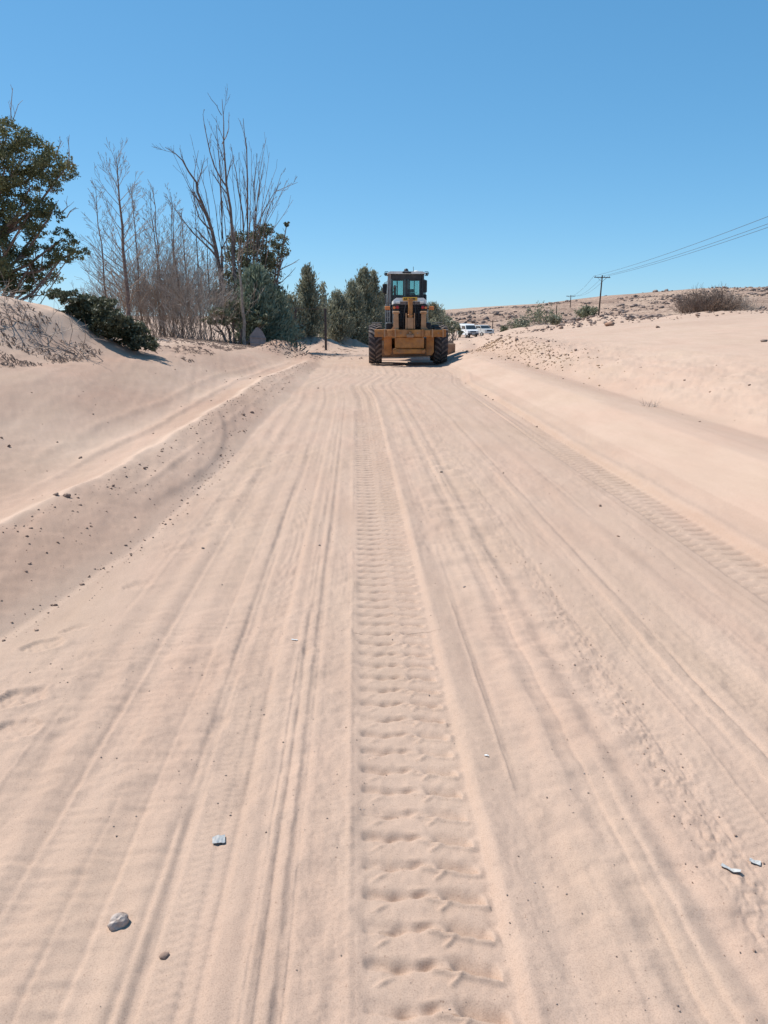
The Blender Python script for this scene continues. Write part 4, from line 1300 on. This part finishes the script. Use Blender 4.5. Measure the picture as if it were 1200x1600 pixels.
leafy('green_bush', 'pale grey-green rounded bush at the foot of the pale trunk', 'bush', 34,
      [(345, 492, 22, .6), (368, 488, 22, .7), (390, 497, 18, .6), (330, 500, 14, .6), (410, 500, 16, .6), (360, 478, 12)], 'leaf_grey', .06, 2.6, 3200, 102, 'bushes left of the road', .8, base=(365, 505))

# ---- conifers
def conifer(px, ptop, Y, w, label, seed, mat='leaf_conifer', n=70, den=42, pw=.8, grp='conifers left of the road', name='conifer', dust=0, lo=.03):
    X, zt = at(px, ptop, Y); g = gz(X, Y) - .1; h = zt-g
    o = empty(name, (X, Y, g)); tag(o, label, 'tree', grp)
    rg = np.random.default_rng(seed); t = Tree(seed)
    pts = [Vector((rg.normal(0, .04)*(i > 0), rg.normal(0, .04), h*i/7)) for i in range(8)]
    t.poly(pts, [max(.012, .035+.085*(1-i/7)) if i < 7 else .008 for i in range(8)], 0, h, 0)
    PP = []; DD = []
    for k in range(n):
        f = lo + (.98-lo)*((k+rg.random())/n)
        a = rg.uniform(0, 2*PI)
        L = (w*.5*(1-f)**pw + .08)*rg.uniform(.55, 1.2)
        el = .15 + .9*f + rg.normal(0, .12)
        d = np.array([math.cos(a)*math.cos(el), math.sin(a)*math.cos(el), math.sin(el)])
        s0 = np.array([0, 0, h*f])
        e = s0 + d*L
        t.tw.tube([tuple(s0), tuple((s0+e)/2 - np.array([0, 0, .03*L])), tuple(e)], [.016, .011, .005], 3, False)
        m_ = int(den*(L+.25))
        tt = rg.uniform(.12, 1.08, m_)
        p = s0 + d*L*tt[:, None] + rg.standard_normal((m_, 3))*(.09 + .07*L)
        PP.append(p); DD.append(np.tile(d*.6 + np.array([0, 0, .6]), (m_, 1)))
    t.mb.build('trunk', M['bark'], o, True); t.tw.build('branches', M['twig'], o)
    P = np.concatenate(PP); D = np.concatenate(DD)
    quads_obj('crown', leaf_quads(P, .062, rg, 4.2, D), M[mat], o)
    return o
conifer(480, 418, 47, 2.6, 'pointed dark conifer directly behind the gate frame', 201, n=130, den=70)
conifer(505, 442, 50, 1.1, 'thin wispy young conifer between the two larger conifers', 202, n=50, den=40)
conifer(551, 446, 54, 3.0, 'left and lower of the dense conifers behind the grader, grey green', 203, n=140, den=70, pw=.6)
conifer(568, 421, 56, 3.2, 'highest of the dense conifers just left of the grader', 204, n=160, den=75, pw=.62)
conifer(584, 426, 57, 2.2, 'narrow conifer spire touching the grader cab on the left', 205, n=120, den=70, pw=.65)
conifer(604, 452, 60, 3.4, 'broad conifer half hidden behind the grader tyres', 206, n=140, den=70, pw=.6)
conifer(527, 462, 52, 2.6, 'low bushy conifer right of the gate frame', 207, n=120, den=60, pw=.55)
conifer(452, 468, 46, 2.4, 'low bushy conifer left of the gate frame', 208, n=110, den=60, pw=.55)
conifer(648, 470, 66, 3.6, 'conifer seen through the gap under the grader cab', 209, n=120, den=60, pw=.55)
conifer(676, 478, 74, 3.4, 'conifer at the right of the grader, last tall one of the row', 210, n=120, den=60, pw=.55)
conifer(398, 425, 35.5, 2.6, 'soft blue green feathery tree in front of the creeper tree', 211, 'leaf_blue', 150, 80, .55, name='feathery_tree')
conifer(425, 462, 36.5, 2.4, 'low feathery blue green tree behind the small sand heap', 212, 'leaf_blue', 120, 75, .5, name='feathery_tree')
for k, (px, py, Y, r) in enumerate(((696, 504, 85, 16), (684, 497, 80, 15), (710, 510, 92, 9))):
    leafy('green_bush', ['rounded green bush right of the grader at the road bend', 'taller green bush close to the grader at the road bend', 'small green bush beside the far white van'][k],
          'bush', Y, [(px-r*.5, py+6, r*.8), (px+r*.4, py+4, r*.8), (px, py-4, r*.8), (px-r, py+10, r*.6), (px+r, py+10, r*.6)], 'leaf_conifer', .14, 1.8, 700, 220+k, 'bushes at the road bend', 1.5, base=(px, py+20))

# ---- hedge-like mat spilling down the left mound
leafy('sprawling_shrub', 'dark green sprawling shrub hanging over the eroded sand mound', 'shrub', 17.0,
      [(95, 462, 16, .6), (112, 466, 20, .6), (130, 472, 22, .65), (148, 478, 22, .7), (118, 482, 16, .6), (140, 492, 18, .6), (160, 488, 22, .7), (172, 500, 22, .7), (155, 504, 16, .6),
       (192, 508, 22, .75), (180, 514, 17, .7), (205, 516, 20, .8), (218, 526, 17, .85), (232, 534, 14, .8), (198, 524, 15, .7), (212, 534, 13, .7), (80, 458, 12, .6), (165, 472, 15, .5), (238, 540, 9, .8), (112, 488, 12), (132, 500, 13), (152, 511, 13), (172, 521, 12), (190, 530, 12), (210, 538, 11)],
      'leaf_mat', .042, 1.6, 14000, 301, None, .9, False, (165, 505), 26, hug=True)
# ---- dead twigs trailing over the mound
lb = ['dead twigs trailing over the sand mound at the left edge', 'dead brown twigs on the crest of the sand mound', 'fine dead twigs beside the sprawling shrub', 'dead twigs under the big olive tree']
for k, (px, py, Y, w, n) in enumerate(((15, 478, 14.2, 1.6, 26), (65, 478, 14.8, 1.3, 24), (110, 492, 14.6, 1.2, 20), (-10, 455, 17.5, 2.0, 26))):
    X, z = at(px, py, Y); g = gz(X, Y)
    o = empty('dead_twigs', (X, Y, g)); tag(o, lb[k], 'twigs', 'dead twigs on the sand mound')
    t = Tree(400+k); rg = t.rng
    for j in range(n):
        a = rg.uniform(0, 2*PI); q = rg.random()*w*.5
        p = Vector((math.cos(a)*q, math.sin(a)*q*.6, 0)); p.z = gz(X+p.x, Y+p.y) - g
        d = Vector((rg.gauss(-.2, .6), rg.gauss(-.3, .5), rg.uniform(.1, .9)))
        t.limb(p, d, rg.uniform(.3, .9), .009, 1, .3, -.10, 3, .6, .3, 4, .003, .5)
    t.tw.build('twigs', M['greytwig' if k % 2 else 'twig'], o)

# ---- right side: dry bush on the dune, shrubs by the poles, grass tuft
brush(1110, 448, 45, 2.5, 'big dry brown bush standing on the dune at the right', 501, 330, 'brownbrush', 'bush', None, .014, 2, 'dry_bush', 5, .05)
brush(1150, 458, 47, 1.7, 'smaller dry bush just right of the big dry brown bush', 502, 150, 'greytwig', 'bush', None, .012, 2, 'dry_bush', 5, .05)
X, _ = at(1018, 573, 10.6); g = gz(X, 10.6)
o = empty('grass_tuft', (X, 10.6, g)); tag(o, 'small dry grass tuft on the right-hand sand slope', 'grass')
t = Tree(510)
for j in range(26):
    t.limb((t.rng.gauss(0, .05), t.rng.gauss(0, .05), -.02), (t.rng.gauss(0, .7), t.rng.gauss(0, .7), .8), t.rng.uniform(.08, .20), .0032, 0, .15, -.06, 0, seg=4, thin=.0012)
t.tw.build('blades', M['greytwig'], o)
def shrub(px, pt, pb, Y, w, label, seed, mat='leaf_grey', den=1.0, up=True):
    X, zt = at(px, pt, Y); _, zb = at(px, pb, Y); g = zb - .4
    o = empty('shrub', (X, Y, g)); tag(o, label, 'shrub', 'green shrubs beyond the dune')
    rg = np.random.default_rng(seed); t = Tree(seed); h = zt-g
    PP = []
    for k in range(int(16*den)):
        a = t.rng.uniform(0, 2*PI); q = t.rng.random()
        p = Vector((math.cos(a)*w*.25*q, math.sin(a)*w*.25*q, 0))
        pts = t.limb(p, (math.cos(a)*q*.8, math.sin(a)*q*.8, 1), h*t.rng.uniform(.5, .85), .05, 1, .15, .1, 3, .5, .3, 4, .012, .45)
        for s_ in pts[1:]:
            PP.append(np.array(s_) + rg.standard_normal((int(26*den), 3))*np.array([.22, .22, .24])*h/2)
    (t.mb.v and t.mb.build('stems', M['twig'], o)); t.tw.v and t.tw.build('twigs', M['twig'], o)
    quads_obj('foliage', leaf_quads(np.concatenate(PP), .14, rg, 2.0), M[mat], o)
shrub(846, 470, 502, 118, 5.0, 'loose yellow green shrub with visible stems left of the small pole', 521, 'leaf_grey', .8)
shrub(868, 489, 502, 112, 3.0, 'low green shrub at the foot of the plain dark post', 522, 'leaf_conifer', .8)
shrub(812, 494, 514, 110, 3.4, 'dark spiky green shrub nearest the parked vehicles', 523, 'leaf_conifer', 1.0)
shrub(918, 476, 492, 100, 4.2, 'low spreading green shrub just left of the tallest power pole', 524, 'leaf_grey', 1.0)
shrub(787, 508, 516, 130, 1.8, 'small dark round shrub right of the pickup', 525, 'leaf_dark', .7)

# ================================================================== rocks, clods, litter
# hillside stones
n = 4600
hx_ = rng.uniform(5, 175, n*4); hy_ = rng.uniform(75, 312, n*4)
msk = (noise(hx_*.03, hy_*.05, 601) + .7*noise(hx_*.1, hy_*.12, 602) > .12) & (hx_/hy_ < .62) & (hx_/hy_ > .05)
hx_, hy_ = hx_[msk][:n], hy_[msk][:n]
hz_ = hill_z(hx_, hy_)
o = rocks('hill_stones', np.stack([hx_, hy_, hz_], -1), rng.gamma(1.6, .17, len(hx_)).clip(.08, 1.1), M['rock'], rng, .6, .3)
tag(o, 'brown grey stones scattered over the hillside', kind='stuff')
# rocky outcrop below the dry bush, near foot of the hill
n = 2600
px = rng.uniform(965, 1260, n); Yr = rng.uniform(112, 190, n)
xr_ = np.array([at(p, 470, y)[0] for p, y in zip(px, Yr)])
o = rocks('outcrop_stones', np.stack([xr_, Yr, hill_z(xr_, Yr)], -1), rng.gamma(1.6, .22, n).clip(.1, 1.1), M['rock'], rng, .7, .25)
tag(o, 'jumbled pale stones at the foot of the hillside', kind='stuff')
# rubble heap on the dune
def scatter(name, label, cx_, cy_, rx, ry, n, lo, hi, mat, seed, squash=.65, sink=.3):
    rg = np.random.default_rng(seed)
    x = cx_ + rg.normal(0, rx, n); y = cy_ + rg.normal(0, ry, n)
    s = lo + (hi-lo)*rg.random(n)**3
    return tag(rocks(name, np.stack([x, y, terrain(x, y)], -1), s, M[mat], rg, squash, sink), label, kind='stuff')
scatter('rubble', 'small grey stones on the rubble heap before the tall pole', 13.9, 42.8, 1.7, 1.5, 500, .03, .13, 'rock', 611)
scatter('rubble', 'loose stones on the low ridge of the dune', 17.4, 36, 2.2, 1.2, 160, .02, .09, 'clod', 612)
scatter('rubble', 'small stones on the dune left of the rubble heap', 10.8, 46, 2.2, 2.5, 160, .02, .08, 'clod', 613)
scatter('gravel', 'grey gravel covering the small heap by the gate', -2.75, 29.9, .55, .55, 800, .012, .04, 'rock', 614)
rl = [('red_rock', 877+58, 503, 42, .30, 'redrock', 'flat reddish rock on the rubble heap'), ('red_rock', 912, 505, 42, .22, 'redrock', 'elongated reddish rock left of the rubble heap'),
      ('red_rock', 954, 509, 40, .24, 'redrock', 'reddish rock at the right foot of the rubble heap'), ('rock', 985, 497, 43, .24, 'rock', 'dark rock at the right end of the rubble heap'),
      ('rock', 1028, 513, 36, .12, 'clod', 'lone small dark stone on the smooth dune slope'), ('rock', 877, 514, 40, .14, 'clod', 'lone dark stone left on the dune below the poles'),
      ('rock', 807, 533, 33, .13, 'clod', 'small dark stone on the bank above the grader blade'), ('rock', 1193, 534, 18, .07, 'rock', 'cluster stone at the right edge of the dune')]
for nm_, px, py, Y, s, mt, lb_ in rl:
    # put it where the sight line meets the ground
    best = min((abs(at(px, py, yy)[1] - gz(at(px, py, yy)[0], yy)), yy) for yy in np.linspace(max(6, Y*.5), Y*1.4, 60))[1]
    x = at(px, py, best)[0]
    s = s*best/Y
    o = rocks(nm_, [(0, 0, 0)], [s], M[mt], np.random.default_rng(int(px)), .6, .3)
    o.location = (x, best, gz(x, best))
    tag(o, lb_, 'rock')
# clods on the berm and at its foot
def along(name, label, n, ylo, yhi, ufun, spread, lo, hi, mat, seed, pw=3, sink=.3, yp=1.0):
    rg = np.random.default_rng(seed)
    y = ylo + (yhi-ylo)*rg.random(n)**yp
    x = ufun(y, rg) + rg.normal(0, spread, n)
    s = lo + (hi-lo)*rg.random(n)**pw
    return tag(rocks(name, np.stack([x, y, terrain(x, y)], -1), s, M[mat], rg, .7, sink), label, kind='stuff')
along('clods', 'small dark clods of sand on the face of the left berm', 1700, 3.0, 24, lambda y, r: np.interp(y, RIDGE_Y, RIDGE_U)+.06+.50*r.random(len(y))**2.2, .03, .002, .013, 'clod', 621, 4, yp=1.3)
along('clods', 'crumbs of sand along the foot of the left berm', 420, 2.0, 9, lambda y, r: np.interp(y, FOOT_Y, FOOT_U)-.02, .05, .002, .011, 'clod', 622, 5)
along('clods', 'scattered clods on the smooth left bank', 110, 5, 20, lambda y, r: r.uniform(-4.2, -2.3, len(y)), .1, .004, .022, 'clod', 623, 5)
along('clods', 'clods on the rough slope of the right bank', 260, 6, 30, lambda y, r: 4.3+1.9*r.random(len(y))+1.9*sstep(24, 45, y), .25, .004, .026, 'clod', 624, 6)
along('clods', 'crumbs at the cut bank right of the grader blade', 420, 18, 31, lambda y, r: 4.4+1.3*r.random(len(y))+1.9*sstep(24, 45, y), .25, .008, .045, 'clod', 625, 5)
def pebbles(name, label, n, ylo, yhi, lo, hi, mat, seed, pw=3):
    rg = np.random.default_rng(seed)
    y = ylo*(yhi/ylo)**rg.random(n)
    a = rg.uniform(-.62, .72, n); x = (a*y*.75).clip(-1.5, 2.6)
    # gathered where the sand is churned
    keep = (1.3*noise(x*4, y*2.2, 630) + .45*rg.standard_normal(n) > .1)
    x, y = x[keep], y[keep]
    s = (lo + (hi-lo)*rg.random(len(x))**pw)*(.75+.25*np.sqrt(y/2))
    return tag(rocks(name, np.stack([x, y, terrain(x, y)], -1), s, M[mat], rg, .75, .2), label, kind='stuff')
pebbles('pebbles', 'tiny dark pebbles strewn over the road', 4200, 1.25, 12, .0006, .0034, 'pebble', 631, 6)
pebbles('pebbles', 'pale grit on the road', 500, 1.25, 9, .0009, .0032, 'whitestone', 632, 4)
pebbles('pebbles', 'clods of sand lying further along the road', 130, 4, 24, .003, .014, 'clod', 633, 4)
M['cutsand'] = mat_simple('orange_cut_sand', (.43, .30, .20), (.36, .24, .155), .95, spec=.1, scale=14)
scatter('rubble', 'orange tan crumbs along the fresh cut edge right of the grader', 4.75, 20.5, .30, 2.3, 700, .006, .030, 'cutsand', 616)
scatter('rubble', 'orange tan crumbs heaped beside the blade', 4.6, 26.5, .35, 1.2, 300, .008, .045, 'cutsand', 617)
# churned patch of crumbs on the right of the road
along('clods', 'crumbs of sand in the churned strip of the road', 420, 1.3, 5, lambda y, r: 1.02+.10*r.standard_normal(len(y)), .04, .0008, .0042, 'clod', 634, 4)
# leaf litter on the left plateau
def litter(name, label, n, xf, yf, seed, L=(.05, .22)):
    rg = np.random.default_rng(seed)
    x = xf(rg, n); y = yf(rg, n)
    k = noise(x*1.1, y*1.1, 640) + .8*noise(x*4, y*4, 641) + .35*rg.standard_normal(n) > .1
    x, y = x[k], y[k]; n = len(x)
    z = terrain(x, y) + .012
    a = rg.uniform(0, PI, n); l = rg.uniform(*L, n); w = rg.uniform(.003, .011, n)
    dx, dy = np.cos(a)*l/2, np.sin(a)*l/2
    px_, py_ = -np.sin(a)*w, np.cos(a)*w
    z1 = terrain(x-dx, y-dy)+.006; z2 = terrain(x+dx, y+dy)+.012+rg.uniform(0, .04, n)
    v = np.stack([np.stack([x-dx-px_, y-dy-py_, z1], -1), np.stack([x-dx+px_, y-dy+py_, z1], -1), np.stack([x+dx+px_, y+dy+py_, z2], -1), np.stack([x+dx-px_, y+dy-py_, z2], -1),
                  np.stack([x, y, np.maximum(z1, z2)+w*1.2], -1)], 1)
    f = np.array([(0, 4, 1), (1, 4, 2), (2, 4, 3), (3, 4, 0), (0, 3, 2)])[None] + (np.arange(n)*5)[:, None, None]
    f = f.reshape(-1, 3)
    return tag(link(name, np_mesh(name, v.reshape(-1, 3), f, M['dust_twig'])), label, kind='stuff')
litter('leaf_litter', 'dark leaf and twig litter on the sand above the left bank', 3000, lambda r, n: -4.9-3.2*r.random(n)**1.3, lambda r, n: r.uniform(9.5, 15.5, n), 651, (.02, .10))
litter('leaf_litter', 'dark litter on the sand beneath the bare trees', 4200, lambda r, n: -3.8-8*r.random(n)**1.2, lambda r, n: r.uniform(18, 34, n), 652, (.04, .22))
litter('leaf_litter', 'dry bits near the gate frame', 260, lambda r, n: -3.5+4.0*r.random(n), lambda r, n: r.uniform(30, 50, n), 653, (.06, .3))

# ---- single things on the road
def big_stone(name, x, y, s, mat, label, seed, sq=.8, rz=0):
    rg = random.Random(seed)
    import bmesh
    bm = bmesh.new(); bmesh.ops.create_icosphere(bm, subdivisions=3, radius=1)
    for v in bm.verts:
        d = v.co.normalized()
        k = 1 + .22*float(noise(d.x*1.6+seed, d.y*1.6+d.z*1.3, seed)) + .12*float(noise(d.x*4+d.z*3, d.y*4-d.z*2, seed+1)) + .05*float(noise(d.x*11+d.z*7, d.y*11, seed+2))
        k = min(k, 1.02 - .12*d.x)
        v.co = Vector((d.x*1.15*k, d.y*.85*k, d.z*sq*k))*s
    me = bpy.data.meshes.new(name); bm.to_mesh(me); bm.free(); me.materials.append(M[mat])
    o = link(name, me); o.location = (x, y, gz(x, y)+s*sq*.42); o.rotation_euler = (R(8), R(-10), rz)
    return tag(o, label, 'stone')
big_stone('stone', -.632, 1.705, .026, 'whitestone', 'largest stone on the road, pale crusted top, in the lower left', 7, .85, .3)
big_stone('stone', -.489, 1.60, .0115, 'clod', 'small flat brown pebble below and right of the largest stone', 8, .6, .5)
for (x, y, s, lb_, sd) in ((-1.05, 5.05, .011, 'small dark stone lying on the left half of the road', 9), (.63, 4.25, .010, 'dark stone right of the middle tyre track', 10),
                          (-.26, 5.1, .009, 'small dark stone on the ruts left of the middle track', 11), (.86, 7.6, .014, 'dark stone far ahead right of the middle track', 12)):
    big_stone('stone', x, y, s, 'pebble', lb_, sd, .75, sd)
for (x, y, s, lb_, sd) in ((-2.18, 5.72, .027, 'largest dark clod on the left berm face', 13), (-2.45, 5.0, .020, 'dark clod on the berm at the left edge', 14), (-1.66, 11.4, .034, 'dark clod in the cluster at the bend of the berm', 15),
                          (-1.60, 11.9, .030, 'second dark clod in the cluster at the bend of the berm', 16)):
    big_stone('clod', x, y, s, 'clod', lb_, sd, .8, sd)
def scrap(name, x, y, L, W, rz, mat, label, seed, curl=.3):
    rg = random.Random(seed); nx, ny = 7, 4
    vs = []
    for i in range(nx):
        for j in range(ny):
            u_, v_ = i/(nx-1)-.5, j/(ny-1)-.5
            k = (1 + .15*rg.uniform(-1, 1))
            px_, py_ = u_*L, v_*W*k
            c_, s_ = math.cos(rz), math.sin(rz)
            X, Y_ = x + px_*c_ - py_*s_, y + px_*s_ + py_*c_
            z = gz(X, Y_) + .003 + curl*W*(abs(v_)*.5 + max(0, u_)*.8) + rg.uniform(0, .0015)
            vs.append((X-x, Y_-y, z))
    n = len(vs)
    z0 = gz(x, y)
    top = [(a, b_, c-z0) for a, b_, c in vs]; bot = [(a, b_, c-z0-.0012) for a, b_, c in vs]
    fs = []
    for i in range(nx-1):
        for j in range(ny-1):
            a = i*ny+j
            fs.append((a, a+1, a+ny+1, a+ny)); fs.append((n+a, n+a+ny, n+a+ny+1, n+a+1))
    ring = [j for j in range(ny)] + [i*ny+ny-1 for i in range(1, nx)] + [(nx-1)*ny+j for j in range(ny-2, -1, -1)] + [i*ny for i in range(nx-2, 0, -1)]
    for q in range(len(ring)):
        a, b_ = ring[q], ring[(q+1) % len(ring)]
        fs.append((a, b_, n+b_, n+a))
    o = MB().add(top+bot, fs).build(name, M[mat])
    o.location = (x, y, z0)
    return tag(o, label, 'litter')
scrap('plastic_scrap', 1.065, 1.845, .052, .019, R(-38), 'plastic', 'curled pale plastic scrap casting a dark shadow, lower right of the road', 1, .5)
scrap('plastic_scrap', 1.158, 1.885, .030, .018, R(-30), 'plastic', 'flat pale scrap at the right edge, beyond the curled scrap', 2, .05)
scrap('plastic_scrap', -.428, 2.03, .038, .036, R(10), 'blueplastic', 'blue grey square scrap pressed in the sand left of the ruts', 3, .03)
scrap('paper_scrap', -.31, 3.5, .03, .008, R(-10), 'white', 'tiny white sliver on the sand left of the middle track', 4, .1)
scrap('paper_scrap', .46, 2.45, .016, .007, R(-20), 'white', 'tiny white flake right of the middle track', 5, .1)

for o in bpy.data.objects:
    if o.parent and o.name.split('.')[0] in FINE: o['kind'] = 'stuff'
